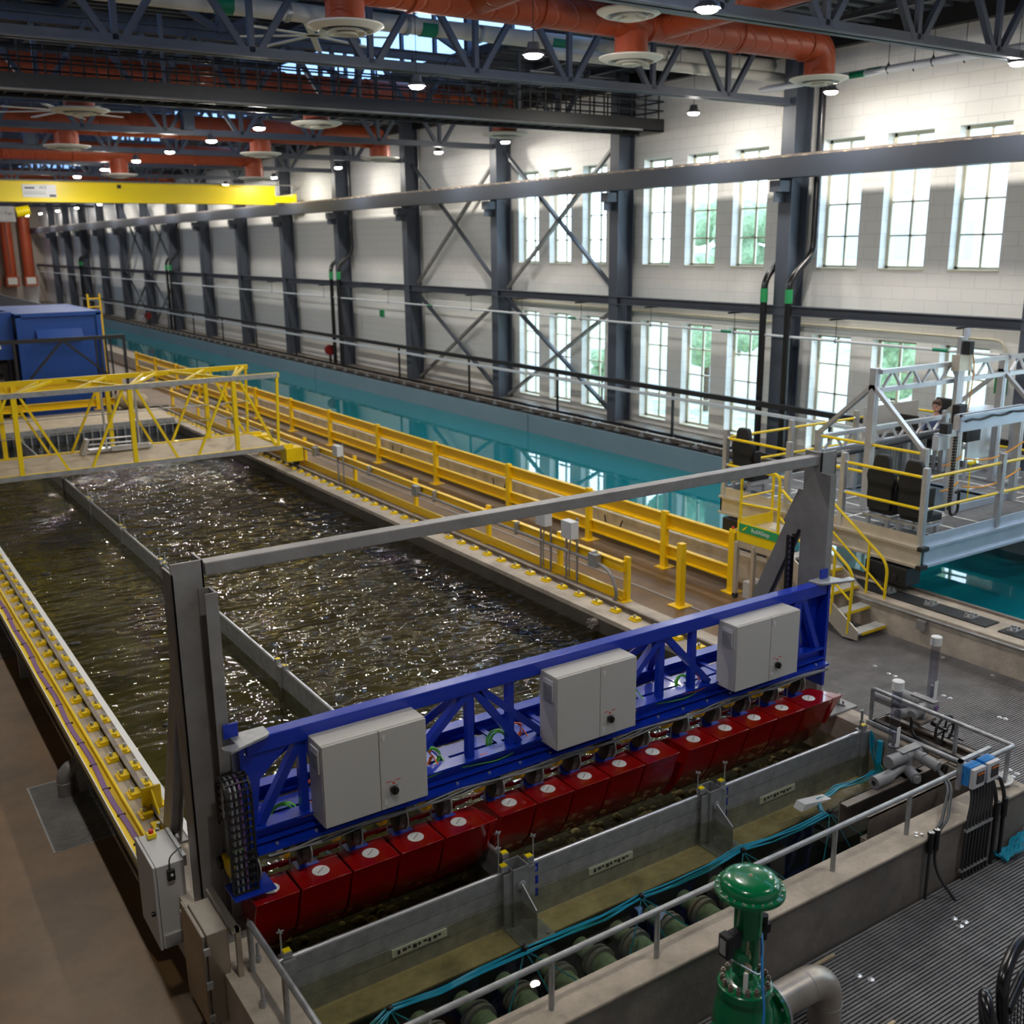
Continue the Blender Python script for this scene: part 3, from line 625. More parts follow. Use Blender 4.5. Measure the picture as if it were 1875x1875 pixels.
es = T('rail_end_stop', 'yellow upright end stop plate on the left rail by the gantry', 'rail stop', (2.15, 9.6, WT))
MB().box(2.05, 2.28, 9.42, 9.62, WT+.02, WT+.05).to('base', 'yellow_rail', es, bev=.004); MB().box(2.05, 2.25, 9.9, 9.92, WT+.05, WT+.28).to('plate', 'yellow_rail', es, bev=.02); MB().prism([(9.6, WT+.05), (9.9, WT+.05), (9.9, WT+.25)], 'x', 2.145, 2.165).to('gusset', 'yellow_rail', es)
MB().cyl((2.1, 9.5, WT+.05), (2.1, 9.5, WT+.09), .022, 6).to('bolt', 'galv', es)
# yellow channel beam outside the left wall
yb = T('channel_beam', 'yellow channel beam holding purple cables outside the left basin wall', 'beam', (1.86, 20, .5))
MB().box(1.76, 1.79, 8.95, 38, .645, .74).box(1.79, 1.945, 8.95, 38, .66, .68).box(1.92, 1.945, 8.95, 38, .645, .74).to('channel', 'yellow_rail', yb, smooth=False)
MB().box(1.755, 1.765, 8.95, 38, .70, .745).to('lip', 'white', yb, smooth=False)
MB()._add([(1.85+.014*math.sin(i*1.3)+s*.026, 8.95+i*.4, .695) for i in range(70) for s in (-1, 1)], [(2*i, 2*i+1, 2*i+3, 2*i+2) for i in range(69)])._add([(1.85+.014*math.sin(i*1.3)+s*.026, 8.95+i*.4, .683) for i in range(70) for s in (-1, 1)], [(2*i, 2*i+1, 2*i+3, 2*i+2) for i in range(69)]).to('cable_band', 'purple', yb)
m = MB()
for i in range(40): m.box(1.81, 1.89, 9.3+i*.62, 9.31+i*.62, .68, .70)
mm = m.to('cable_tie', 'black', yb)
for y in (12, 16, 20, 24, 28, 32): MB().box(1.8, 1.945, y-.05, y+.05, 0, .66).to('support', 'galv_gray', yb, smooth=False)
# floor grate and elbow pipe at left
fg = T('trench_grate', 'gray slatted floor grate beside the left basin wall', 'grate', (1.6, 11.6, .0))
m = MB()
for i in range(46): m.box(1.32, 1.95, 10.8+i*.0348, 10.82+i*.0348, .002, .012)
m.to('slats', 'grate', fg, smooth=False); MB().box(1.3, 1.95, 10.78, 12.42, .001, .004).to('frame', 'galv_gray', fg, smooth=False)
fg2 = T('trench_grate', 'dark slatted floor grate farther along the left basin wall', 'grate', (1.6, 18, .0)); m = MB()
for i in range(60): m.box(1.3, 1.95, 17+i*.0348, 17.02+i*.0348, .002, .012)
m.to('slats', 'grate', fg2, smooth=False)
fg3 = T('trench_grate', 'dark slatted grate at the lower left edge of the photo', 'grate', (-.4, 7.5, .0)); m = MB()
for i in range(18): m.box(-.9, .62, 7.3+i*.0348, 7.32+i*.0348, .002, .012)
m.to('slats', 'grate', fg3, smooth=False)
tag(MB().tube(rp([(1.66, 12.0, -.05), (1.66, 12.0, .32), (1.95, 12.05, .34)], .16, 8), .085, 18).lathe([(.085, -.005), (.092, 0), (.085, .005)], (1.66, 12, .17), n=18).to('elbow_pipe', 'galv_gray'), 'dull steel elbow pipe rising from the left floor grate', 'pipe')

# ------------------------------------------------------------------ gantry
ga = T('gantry_frame', 'tall gray steel portal gantry straddling the front of the basin', 'gantry', (5.9, 7.9, WT))
def gcol(s):  # s=-1 left, 1 right
    c = 5.915; X = lambda v: c+s*(v-c) if s < 0 else v
    def bx(x0, x1, *r):
        if s < 0: x0, x1 = 2*c-x1, 2*c-x0
        return (x0, x1)+r
    MB().box(*bx(9.54, 9.8, 7.9, 7.92, WT+.02, 3.78)).box(*bx(9.54, 9.56, 7.9, 8.15, WT+.02, 3.78)).box(*bx(9.78, 9.8, 7.9, 8.15, WT+.02, 3.70)).to('column', 'galv_gray', ga, smooth=False, bev=.003)
    MB().box(*bx(9.5, 9.52, 7.72, 7.9, WT+.02, 3.55)).box(*bx(9.52, 9.6, 7.72, 7.735, WT+.02, 3.55)).box(*bx(9.52, 9.6, 7.885, 7.9, WT+.02, 3.55)).to('guide_channel', 'galv_gray', ga, smooth=False)
    MB().box(*bx(9.45, 9.95, 7.45, 8.1, WT, WT+.025)).to('base_plate', 'galv_gray', ga, smooth=False, bev=.004)
    xa, xb = bx(9.6, 9.72)[:2]
    MB().beam(((xa+xb)/2-.055, 8.32, 2.86), ((xa+xb)/2-.055, 9.28, WT+.05), .012, .2, (0, 1, 1)).beam(((xa+xb)/2+.055, 8.32, 2.86), ((xa+xb)/2+.055, 9.28, WT+.05), .012, .2, (0, 1, 1)).beam(((xa+xb)/2, 8.32, 2.86), ((xa+xb)/2, 9.28, WT+.05), .1, .014, (0, 1, 1)).to('brace', 'galv_gray', ga, smooth=False)
    MB().prism([(8.12, 3.28), (8.26, 3.28), (8.47, 2.84), (8.40, 2.78), (8.12, 2.78)], 'x', xa-.01, xa+.01).to('gusset', 'galv_gray', ga, smooth=False)
    MB().box(xa-.06, xb+.06, 9.15, 9.6, WT, WT+.02).to('foot_plate', 'galv_gray', ga, smooth=False)
    for x, y in ((xa-.05, 7.55), (xb+.08, 7.55), (xb+.08, 8.0), (xa-.04, 9.2), (xb+.03, 9.5)): MB().cyl((x, y, WT+.02), (x, y, WT+.09), .016, 6).cyl((x, y, WT+.02), (x, y, WT+.045), .03, 6).to('anchor_bolt', 'galv', ga)
gcol(-1); gcol(1)
MB().box(2.31, 9.54, 7.93, 8.07, 3.63, 3.74).to('cross_beam', 'galv_gray', ga, smooth=False, bev=.008)
# anchor bolts on the wall top
for i, (x, y, zz) in enumerate(((2.06, 7.07, 0), (2.22, 7.1, 0), (2.07, 6.59, 0), (2.2, 6.0, 0), (9.62, 7.13, 0), (9.78, 7.6, 0))):
    tag(MB().cyl((x, y, WT), (x, y, WT+.17), .014, 8).cyl((x, y, WT), (x, y, WT+.05), .028, 6).to('anchor_bolt', 'galv'), ('threaded anchor bolt left of the first handrail post', 'threaded anchor bolt right of the first handrail post', 'threaded anchor bolt between the two left handrail posts', 'threaded anchor bolt near the lower edge of the photo', 'threaded anchor bolt on the right wall near the handrail end', 'threaded anchor bolt beside the right gantry base')[i], 'bolt', 'anchor bolts')

# ------------------------------------------------------------------ blue wavemaker frame
bf = T('wavemaker_frame', 'bright blue truss frame carrying the wavemaker across the basin', 'frame', (5.9, 7.7, 1.1))
YA, YB, ZTOP, ZL = 7.66, 8.28, 2.26, 1.45
MB().box(2.42, 9.42, 7.60, 7.74, 2.16, 2.30).to('top_chord', 'blue', bf, smooth=False, bev=.008)
MB().ib((2.42, YA, ZL-.02), (9.42, YA, ZL-.02), .16, .14, .018).to('bottom_chord', 'blue', bf, smooth=False)
MB().ib((2.42, YB, ZL), (9.42, YB, ZL), .14, .14, .018).to('bottom_chord', 'blue', bf, smooth=False)
MB().box(2.42, 9.42, 7.88, 8.08, 1.30, 1.44).to('center_beam', 'blue', bf, smooth=False)
MB().box(2.42, 9.42, 7.5, 7.68, 1.30, 1.33).to('lower_flange', 'blue', bf, smooth=False)
NX = [3.55, 5.0, 6.45, 7.9, 9.0]
for x in (2.9, 4.55, 5.0+.0, 6.9, 7.35, 9.0):
    MB().beam((x, YA, ZL), (x, YA, 2.2), .07, .07, (0, 1, 0)).to('vertical_strut', 'blue', bf, smooth=False)
nodes = [(2.85, 2.45), (2.95, 3.35), (4.6, 3.75), (4.75, 5.15), (4.9, 5.0), (6.9, 6.1), (7.05, 7.5), (7.0, 6.3), (8.95, 8.5), (9.05, 9.35)]
for a, b in ((2.9, 2.5), (2.95, 3.5), (4.55, 3.8), (4.6, 5.1), (4.65, 6.0-.6), (6.9, 6.2), (6.95, 7.6), (9.0, 8.3), (9.05, 9.35)):
    MB().beam((a, YA, 2.18), (b, YA, ZL+.05), .07, .075, (0, 1, 0)).to('diagonal_strut', 'blue', bf, smooth=False)
for a in (2.95, 4.6, 6.95, 9.0): MB().beam((a, YA+.05, 2.2), (a+.35, YB, ZL+.05), .07, .07).beam((a, YA+.05, 2.2), (a-.5, YB, ZL+.05), .07, .07).to('rear_strut', 'blue', bf, smooth=False)
for i in range(12):
    x = 2.6+i*.6; MB().box(x-.03, x+.03, YA, YB, ZL-.06, ZL).to('cross_bar', 'blue', bf, smooth=False)
MB().prism([(2.36, 1.3), (2.36, 2.16), (2.78, 2.16), (2.52, 1.92), (2.44, 1.3)], 'y', 7.62, 7.64).box(2.36, 2.4, 7.6, 7.85, 1.3, 2.28).to('end_plate', 'blue', bf, smooth=False)
MB().prism([(9.46, 1.3), (9.46, 2.28), (8.9, 2.28), (9.2, 1.7), (9.25, 1.3)], 'y', 7.74, 7.76).box(9.44, 9.48, 7.6, 7.85, 1.0, 2.28).to('end_plate', 'blue', bf, smooth=False)
for x in (2.33, 9.45): MB().box(x-.06, x+.06, 7.68, 7.7, 2.32, 2.44).to('bolt_plate', 'blue', bf, smooth=False)
for s, x0, x1 in ((0, 2.2, 2.62), (1, 9.25, 9.75)):
    MB().prism([(x0, 7.50), (x0+.05, 7.44), (x1-.03, 7.56), (x1, 7.6), (x1, 7.74), (x0+.12, 7.74), (x0+.12, 7.56), (x0, 7.56)] if s == 0 else [(x1, 7.50), (x1-.05, 7.44), (x0+.03, 7.56), (x0, 7.6), (x0, 7.74), (x1-.2, 7.74), (x1-.12, 7.56), (x1, 7.56)], 'z', 2.30, 2.325).to('hook_plate', 'galv', bf, smooth=False, bev=.004)
for i in range(20):
    x = 2.6+i*.35; MB().cyl((x, 7.55, 1.33), (x, 7.55, 1.345), .014, 8).to('bolt', 'galv', bf)
MB().box(2.15, 2.5, 7.35, 7.62, 1.05, 1.07).to('chain_shelf', 'blue', bf, smooth=False, bev=.004)

# cabinets on the frame
def cabinet(x0, lab):
    z0, z1, y0, y1, W = 1.45, 2.20, 7.33, 7.62, .975
    c = T('control_cabinet', lab, 'cabinet', (x0+W/2, (y0+y1)/2, z0), 'gray control cabinets')
    MB().box(x0, x0+W, y0+.025, y1, z0, z1).to('body', 'gray_cab', c, smooth=False, bev=.006)
    MB().box(x0+.003, x0+.515, y0, y0+.024, z0+.004, z1-.004).to('door', 'gray_cab', c, smooth=False, bev=.005)
    d = MB().box(x0+.521, x0+W-.003, y0, y0+.024, z0+.004, z1-.004).to('door', 'gray_cab', c, smooth=False, bev=.005)
    for z in (z0+.07, z1-.08): MB().box(x0+.545, x0+.575, y0-.006, y0, z-.025, z+.025).cyl((x0+.56, y0-.009, z), (x0+.56, y0-.006, z), .008, 8).to('latch', 'white_cab', d)
    MB().box(x0+.60, x0+.68, y0-.003, y0, z0+.12, z0+.21).to('switch_plate', 'galv', d); MB().cyl((x0+.64, y0-.035, z0+.17), (x0+.64, y0, z0+.17), .035, 16).box(x0+.63, x0+.65, y0-.045, y0-.035, z0+.14, z0+.2).to('rotary_switch', 'black_gloss', d)
    MB().box(x0+.57, x0+.62, y0-.002, y0, z0+.252, z0+.258).box(x0+.66, x0+.71, y0-.002, y0, z0+.252, z0+.258).prism([(x0+.625, z0+.225), (x0+.655, z0+.225), (x0+.64, z0+.25)], 'y', y0-.002, y0).to('warning_mark', 'red_signal', d, smooth=False)
    v = MB().box(x0-.012, x0, y0+.06, y1-.07, z1-.27, z1-.05).to('vent', 'white_cab', c, bev=.004); m = MB()
    for k in range(11): m.box(x0-.016, x0-.012, y0+.07, y1-.08, z1-.255+k*.015, z1-.248+k*.015)
    m.to('louver', 'gray_wire', v, smooth=False)
    return c
c0 = cabinet(2.95, 'gray control cabinet on the blue frame, nearest the left column')
dup(c0, (2.38, 0, .01), 'gray control cabinet at the middle of the blue frame')
dup(c0, (4.74, 0, .01), 'gray control cabinet on the blue frame, nearest the right column')

# paddles, drives
DX = [2.49, 2.94, 3.41, 3.86, 4.31, 4.885, 5.34, 5.79, 6.24, 6.69, 7.24, 7.71, 8.16, 8.61, 9.06]
ED = [(2.30, 2.69), (2.70, 3.16), (3.17, 3.62), (3.63, 4.07), (4.08, 4.56), (4.68, 5.10), (5.11, 5.55), (5.56, 6.0), (6.01, 6.46), (6.47, 6.93), (7.03, 7.46), (7.47, 7.92), (7.93, 8.37), (8.38, 8.83), (8.84, 9.30)]
for i, (x0, x1) in enumerate(ED):
    g = i//5; dy = (0, .02, -.01)[g]; tip = i in (4, 14); yf = 7.31+dy
    p = T('wave_paddle', 'glossy red wavemaker paddle with white disc, %s from the left' % ORD[i], 'paddle', ((x0+x1)/2, 7.5+dy, .3), 'red wavemaker paddles')
    prof = [(yf, .985), (yf+.06, .84), (yf+.10, .70), (yf+.16, .56), (yf+.27, .40), (yf+.38, .28), (yf+.62, .28), (yf+.62, .80), (yf+.48, .90), (yf+.36, .985)]
    o = MB().prism(prof, 'x', x0+.006, x1-.006)
    if tip: e_ = .17 if i == 14 else .08; o._add([(x1-.006, yf, .985), (x1+e_, yf+.01, .985), (x1-.006, yf+.36, .985), (x1-.006, yf+.10, .62), (x1-.006, yf+.36, .62)], [(0, 1, 2), (0, 3, 1), (1, 4, 2), (1, 3, 4), (0, 2, 4, 3)])
    o.to('shell', 'red', p, bev=.006)
    x = DX[i]; yd = 7.48+dy
    MB().lathe([(.001, .004), (.072, .004), (.075, 0), (.001, -.001)], (x, yd, .987), n=28).to('disc', 'white', p)
    MB().beam((x-.04, yd-.03, .993), (x+.04, yd+.03, .993), .008, .002).to('disc_mark', 'gray_wire', p, smooth=False)
    MB().prism([(yd+.12, .985), (yd+.30, .96), (yd+.26, 1.25), (yd+.2, 1.25)], 'x', x-.09, x-.07).box(x-.16, x+.04, yd+.12, yd+.26, .975, .99).to('arm', 'blue', p, smooth=False)
    MB().cyl((x0+.03, yf+.33, .98), (x0+.03, yf+.33, 1.3), .008, 6).to('rod', 'galv_gray', p)
    MB().beam((x0-.02, yf+.5, .95), (x1, yf+.42, 1.02), .03, .03).beam((x0, yf+.6, .9), (x1-.1, yf+.5, .94), .03, .03).to('link_bar', 'red', p, smooth=False)
    x -= .12; d = T('drive_unit', 'motor drive under the blue frame, %s from the left' % ORD[i], 'motor', (x, 7.72, 1.05), 'paddle drive units')
    MB().prism([(7.60+.12*math.cos(a), 1.24-.20*math.sin(a)) for a in [PI*k/12 for k in range(13)]], 'x', x-.03, x+.03).to('sector', 'dark_steel', d, smooth=False)
    MB().lathe([(.11, -.006), (.122, -.006), (.122, .006), (.11, .006)], (x+.05, 7.59, 1.17), (1, 0, 0), 20).to('hoop', 'galv_gray', d)
    MB().prism([(7.66+.13*math.cos(a), 1.25-.13*math.sin(a)) for a in [PI*k/12 for k in range(13)]], 'x', x-.17, x-.12).to('pulley', 'yellow', d, smooth=False)
    MB().cyl((x-.2, 7.8, 1.17), (x+.14, 7.8, 1.17), .055, 12).to('motor', 'black_gloss', d)
    MB().box(x-.05, x+.02, 7.5, 7.58, 1.16, 1.28).to('gearbox', 'black', d)
ct = T('cable_tray', 'clear tray of gray cables slung below the blue frame', 'cable tray', (5.9, 7.5, 1.2))
MB().box(2.45, 9.4, 7.49, 7.53, 1.25, 1.255).to('tray', 'brown_steel', ct, smooth=False)
for k in range(3): MB().tube([(2.5+j*.23, 7.49+.012*math.sin(j*2.1+k*2), 1.26+.015*k+.015*math.cos(j*1.3+k)) for j in range(31)], .008, 6).to('cable', 'gray_wire', ct)
# colored cable loops
def loops(x, y, z, mtl, rad, seed, lab, n_=5):
    r = random.Random(seed); o = T('cable_loop', lab, 'cable', (x, y, z), 'colored cable loops')
    for k in range(n_):
        R = rad*(.8+.25*r.random()); tl = .4+.3*r.random(); ph = r.random()*.5; cx = x+(r.random()-.5)*.04
        MB().tube([(cx+R*math.cos(a), y+tl*.3*R*math.sin(a)+k*.006, z+R*.9*math.sin(a)) for a in [ph+2*PI*j/16*.93 for j in range(17)]], .0065, 5).to('strand', mtl, o)
    MB().tube(rp([(x+rad, y, z), (x+rad*1.2, y-.12, z-rad*.9), (x-.1, y-.16, z-rad), (x-.5, y-.15, z-rad*.6)], .15), .0065, 5).to('lead', mtl, o)
for i, (x, z, mt_, rd) in enumerate(((3.03, 1.56, 'orange_wire', .11), (2.75, 1.42, 'green_wire', .13), (4.12, 1.56, 'orange_wire', .10), (4.2, 1.54, 'green_wire', .10), (4.95, 1.5, 'green_wire', .11), (5.15, 1.55, 'orange_wire', .08), (6.52, 1.52, 'orange_wire', .10), (6.6, 1.56, 'green_wire', .11), (7.35, 1.5, 'green_wire', .1), (7.55, 1.52, 'orange_wire', .08), (8.95, 1.55, 'green_wire', .1))):
    loops(x, 7.78, z, mt_, rd, i, '%s cable loop on the blue frame, %s of its color from the left' % ('orange' if mt_[0] == 'o' else 'green', ORD[[0, 0, 1, 1, 2, 2, 3, 3, 4, 4, 5][i]]))
# energy chains
def echain(x, y0, z0, z1, lab, W=.2, sx=1):
    o = T('cable_chain', lab, 'cable chain', (x, y0, z0), 'black cable chains')
    R = .13; path = []
    st = .07; n1 = int((z1-z0)/st)
    for i in range(n1+1): path.append((y0, z0+i*st, 0))
    if sx:
        for i in range(1, 7): a = PI*i/7; path.append((y0+R-R*math.cos(a), z0+n1*st+R*math.sin(a), a))
        for i in range(int(n1*.45)): path.append((y0+2*R, z0+n1*st-i*st, PI))
    m = MB()
    for (y, z, a) in path:
        t = Vector((0, math.sin(a), math.cos(a))); nn = Vector((0, math.cos(a), -math.sin(a)))
        c = Vector((x, y, z))
        m.beam(c-Vector((W/2, 0, 0)), c+Vector((W/2, 0, 0)), .034, .014, t if abs(t.z) > .3 else (0, 0, 1))
        for s in (-1, 1): m.beam(c+Vector((s*W/2, 0, 0))-t*.034, c+Vector((s*W/2, 0, 0))+t*.034, .016, .035, nn)
    m.to('links', 'black', o, smooth=False)
    for k, mm in enumerate(('galv', 'galv', 'purple', 'black')):
        MB().tube([(x-W*.3+k*W*.2, y+.01*math.cos(a), z+.0) for (y, z, a) in path], .011, 6).to('cable', mm, o)
echain(2.27, 7.42, 1.08, 1.95, 'black cable chain looped beside the left gantry column')
echain(9.50, 8.26, 1.5, 2.72, 'black cable chain behind the right gantry column', .1, 0)

# cabinets hung on the left wall
wc = T('switch_cabinet', 'white electrical cabinet hung outside the left basin wall', 'cabinet', (1.9, 8.62, .17))
MB().box(1.78, 2.02, 8.33, 8.92, .17, .98).to('body', 'white_cab', wc, smooth=False, bev=.006)
dd = MB().box(1.75, 1.775, 8.325, 8.925, .165, .985).to('door', 'white_cab', wc, smooth=False, bev=.005); MB().cyl((1.72, 8.4, .5), (1.75, 8.4, .5), .022, 12).to('knob', 'black_gloss', dd)
vt = MB().box(1.79, 1.96, 8.322, 8.33, .175, .31).to('vent', 'white', wc, smooth=False); m = MB()
for k in range(9): m.box(1.795, 1.955, 8.318, 8.323, .185+k*.013, .189+k*.013)
m.to('louver', 'gray_wire', vt, smooth=False)
es2 = T('emergency_stop', 'red and yellow emergency stop box on the white cabinet', 'button', (1.87, 8.85, .985)); MB().box(1.84, 1.92, 8.8, 8.88, .987, 1.03).to('box', 'yellow_crane', es2, bev=.004); MB().cyl((1.88, 8.84, 1.03), (1.88, 8.84, 1.06), .022, 14).to('button', 'red_signal', es2)
pb = T('push_button_box', 'small black push button box on the side of the white cabinet', 'switch', (1.9, 8.3, .85)); MB().box(1.865, 1.93, 8.295, 8.33, .83, .93).to('box', 'black', pb, bev=.004); MB().cyl((1.9, 8.285, .89), (1.9, 8.295, .89), .012, 10).to('button', 'white', pb)
MB().tube(rp([(1.89, 8.31, .93), (1.89, 8.3, 1.06), (1.98, 8.35, 1.08), (2.05, 8.5, 1.0)], .08), .006, 6).to('cord', 'black', pb)
MB().box(2.02, 2.05, 8.35, 8.9, .9, 1.0).to('back_bracket', 'galv', wc, smooth=False)
sc = T('stainless_cabinet', 'stainless steel clamp-lid cabinet at the left basin corner', 'cabinet', (1.88, 7.3, .23))
MB().box(1.83, 2.0, 7.1, 7.58, .22, 1.04).to('body', 'stainless', sc, smooth=False, bev=.006)
d2 = MB().box(1.785, 1.80, 7.07, 7.62, .24, 1.06).box(1.80, 1.83, 7.12, 7.56, .26, 1.02).to('door', 'stainless', sc, smooth=False, bev=.004)
for z in (.32, .62, .92): MB().box(1.79, 1.84, 7.055, 7.075, z-.03, z+.03).to('latch', 'galv', d2)
for yv in (7.1,): MB().box(2.0, 2.06, 7.0, 7.64, 1.04, 1.08).box(2.03, 2.07, 7.0, 7.04, 0, 1.08).to('strut_rack', 'stainless', sc, smooth=False)
tag(MB().tube(rp([(1.98, 8.4, .17), (1.98, 8.3, .02), (2.0, 7.7, .02), (1.93, 7.5, .2)], .12), .018, 8).to('flexible_conduit', 'gray_wire'), 'gray flexible conduit looping under the two wall cabinets', 'conduit')

# ------------------------------------------------------------------ handrails on the front walls
hr = T('handrail', 'galvanized pipe handrail along the left and front basin walls', 'handrail', (5, 5.35, WT))
MB().tube(rp([(2.15, 7.03, WT), (2.15, 7.03, 1.07), (2.15, 5.35, 1.07), (9.74, 5.35, 1.07), (9.74, 7.1, 1.07), (9.74, 7.1, WT)], .03, 3), .025, 12).to('rail', 'galv', hr)
for x, y in ((2.15, 6.3), (2.15, 5.4), (2.8, 5.35), (3.84, 5.35), (4.87, 5.35), (5.92, 5.35), (6.97, 5.35), (8.03, 5.35), (9.74, 5.4), (9.74, 6.0)): MB().cyl((x, y, WT), (x, y, 1.06), .023, 12).to('post', 'galv', hr)
tag(MB().tube([(9.55, 7.0, .74), (9.55, 5.5, .74)], .03, 12).to('conduit_pipe', 'galv'), 'horizontal gray pipe running inside the right basin wall', 'pipe')
# ------------------------------------------------------------------ grating field and right foreground
gr = MB(); y = -1.5
while y < 11.2:
    gr.box(2.0 if y < 5.16 else (9.87 if y < 8.2 else 10.24), 13.74, y, y+.021, -.03, 0); y += .0348
for i in range(60):
    x = 2.1+i*.2
    if x < 13.7: gr.box(x, x+.006, -1.5, 5.16, -.03, -.006)
    if 10.3 < x < 13.7: gr.box(x, x+.006, 5.16, 11.2, -.03, -.006)
tag(gr.to('bar_grating', 'grate', smooth=False), 'broad dark bar grating floor around the front right of the basin', 'grating')
CL = [(8.1, 4.82), (8.14, 4.73), (8.05, 4.72), (6.72, 4.81), (6.77, 4.72), (12.39, 7.88), (12.39, 7.78), (12.39, 7.04), (12.41, 6.97), (11.07, 6.15), (11.17, 6.15), (11.05, 6.04), (11.16, 6.05), (12.41, 8.8), (12.41, 8.69), (12.48, 9.1), (13.59, 8.72), (13.58, 7.9)]
CLL = ['clear round grating clip, %s in the group of three below the conduits'] 
for i, (x, y) in enumerate(CL):
    lab0 = ('round clear clip on the grating between conduits and basket' if i < 3 else 'round clear clip on the grating beside the steel elbow pipe' if i < 5 else 'round clear clip on the grating beyond the right handrail' if i < 9 else 'round clear clip on the grating beside the coiled cable' if i < 13 else 'round clear clip on the far grating toward the stairs' if i < 16 else 'round clear clip at the foot of the tank curb')
    st0 = 0 if i < 3 else 3 if i < 5 else 5 if i < 9 else 9 if i < 13 else 13 if i < 16 else 16
    lab = lab0+', '+ORD[i-st0]+' of the cluster'
    tag(MB().lathe([(.001, .012), (.014, .012), (.026, .004), (.034, .0), (.001, 0)], (x, y, .001), n=16).to('grating_clip', 'alu'), lab, 'clip', lab0.replace('round clear clip', 'clips'))
# tank curb left etc.
tt = T('towing_tank', 'long narrow towing tank with gray liner walls beside the windows', 'tank', (17, 50, -1))
MB().box(13.75, 14.62, -8, 100, -1.2, .52).to('curb', 'concrete', tt, smooth=False)
MB().box(14.60, 14.66, -8, 100, -1.2, .56).to('curb_lining', 'brown_steel', tt, smooth=False)
MB().box(19.78, 20.7, -8, 100, -1.2, .55).to('far_wall', 'tank_paint', tt, smooth=False)
MB().box(14.6, 19.8, -8, 100, -1.3, -1.2).to('tank_floor', 'tank_paint', tt, smooth=False)
MB().box(14.6, 20.4, 99.8, 100.2, -1.2, .6).to('end_wall', 'tank_paint', tt, smooth=False)
MB().box(20.7, XW-.03, -8, YE, -.3, .6).to('walkway', 'concrete_dark', tt, smooth=False)
MB().box(19.776, 19.785, 28.9, 28.93, -.1, .55).box(19.776, 19.785, 47, 47.03, -.1, .55).to('seam', 'black', tt, smooth=False)
MB().box(19.82, 20.7, -8, 100, .55, .57).box(20.6, 20.72, -8, 100, .57, .68).to('track_bed', 'black', tt, smooth=False)
water('water', 'water_teal', 14.64, 19.8, -8, 99.9, -.06, 'smooth teal water of the towing tank')
tag(MB().box(20.02, 20.08, -8, 100, .6, .7).box(19.98, 20.12, -8, 100, .69, .72).to('track_rail', 'brown_steel', smooth=False), 'steel track rail on the far side of the towing tank', 'rail')
pad = None
for i in range(60):
    y = 14+i*1.15
    if pad is None:
        pad = T('rail_pad', 'dark rail pad with clamp under the far towing tank rail', 'rail pad', (20.05, y, .57), 'rail pads beyond the tank'); MB().box(19.84, 20.5, y-.32, y+.32, .57, .6).to('plate', 'black', pad, smooth=False); MB().box(19.9, 20.2, y-.09, y+.09, .6, .66).cyl((19.94, y, .66), (19.94, y, .72), .03, 6).cyl((20.16, y, .66), (20.16, y, .72), .03, 6).to('clamp', 'galv', pad)
    else: dup(pad, (0, i*1.15, 0))['label'] = 'dark rail pad with clamp under the far towing tank rail, %s beyond the carriage' % ORD[i]
for i, y in enumerate((6.4, 7.25, 7.97, 8.67, 9.37, 10.15, 10.95, 11.75, 12.6, 13.5, 14.6)):
    pd = T('rail_clamp', 'gray rail clamp on the near tank curb, %s from the photo edge' % ORD[i], 'rail clamp', (14.15, y, .54), 'rail clamps on the near curb')
    MB().box(14.05, 14.24, y-.07, y+.07, .54, .57).cyl((14.08, y-.04, .57), (14.08, y-.04, .61), .022, 6).cyl((14.2, y-.04, .57), (14.2, y-.04, .61), .022, 6).cyl((14.08, y+.05, .57), (14.08, y+.05, .61), .022, 6).cyl((14.2, y+.05, .57), (14.2, y+.05, .61), .022, 6).cyl((14.14, y, .56), (14.14, y, .63), .03, 8).to('clamp', 'galv', pd)
for i, (a, b) in enumerate(((5.2, 8.12), (8.32, 11.3), (11.5, 15))): tag(MB().box(13.97, 14.33, a, b, .52, .54).to('rubber_mat', 'rubber'), 'long black rubber mat on the near tank curb, %s from the photo edge' % ORD[i], 'mat', 'mats on the near curb')
tag(MB().cyl((13.72, -3, .47), (13.72, 12, .47), .018, 8).to('conduit', 'galv'), 'thin gray conduit along the face of the near tank curb', 'conduit')
tag(MB().box(13.66, 13.75, 9.12, 9.28, .27, .43).to('junction_box', 'galv_gray', bev=.004), 'gray junction box on the near tank curb beside the stairs', 'box')
# black pickup rail along the windows
pr = T('pickup_rail', 'long black handrail with white power track beyond the towing tank', 'rail', (20.3, 50, .6))
MB().box(20.26, 20.38, -8, 100, 1.97, 2.11).to('rail', 'black', pr, smooth=False); MB().box(20.14, 20.2, -8, 100, 1.80, 1.88).to('power_track', 'white_pipe', pr, smooth=False)
for i in range(18): y = 11+i*5.65; MB().box(20.29, 20.35, y-.03, y+.03, .57, 2.02).box(20.16, 20.35, y-.015, y+.015, 1.82, 1.86).to('post', 'black', pr, smooth=False)
for i, y in enumerate((30.8, 38.4, 51.7)): pass
for i, (y) in enumerate((47.3, 80)):
    hr2 = T('hose_reel', ('red hose reel on a black stand beside a window wall column with drain pipes', 'distant red hose reel by the window wall')[i], 'hose reel', (20.95, y, .6))
    MB().lathe([(.22, -.1), (.25, -.1), (.25, -.07), (.1, -.06), (.1, .06), (.25, .07), (.25, .1), (.22, .1)], (20.75, y, 1.25), (0, 1, 0), 20).to('reel', 'dark_red', hr2); MB().box(20.7, 20.8, y-.03, y+.03, .6, 1.3).to('stand', 'black', hr2)
sgn = T('exit_marker', 'small green box mounted on the block wall left of the windows', 'sign', (21.6, 43.2, 3)); MB().box(21.55, 21.65, 43.1, 43.4, 3.0, 3.3).to('box', 'green_sign', sgn)
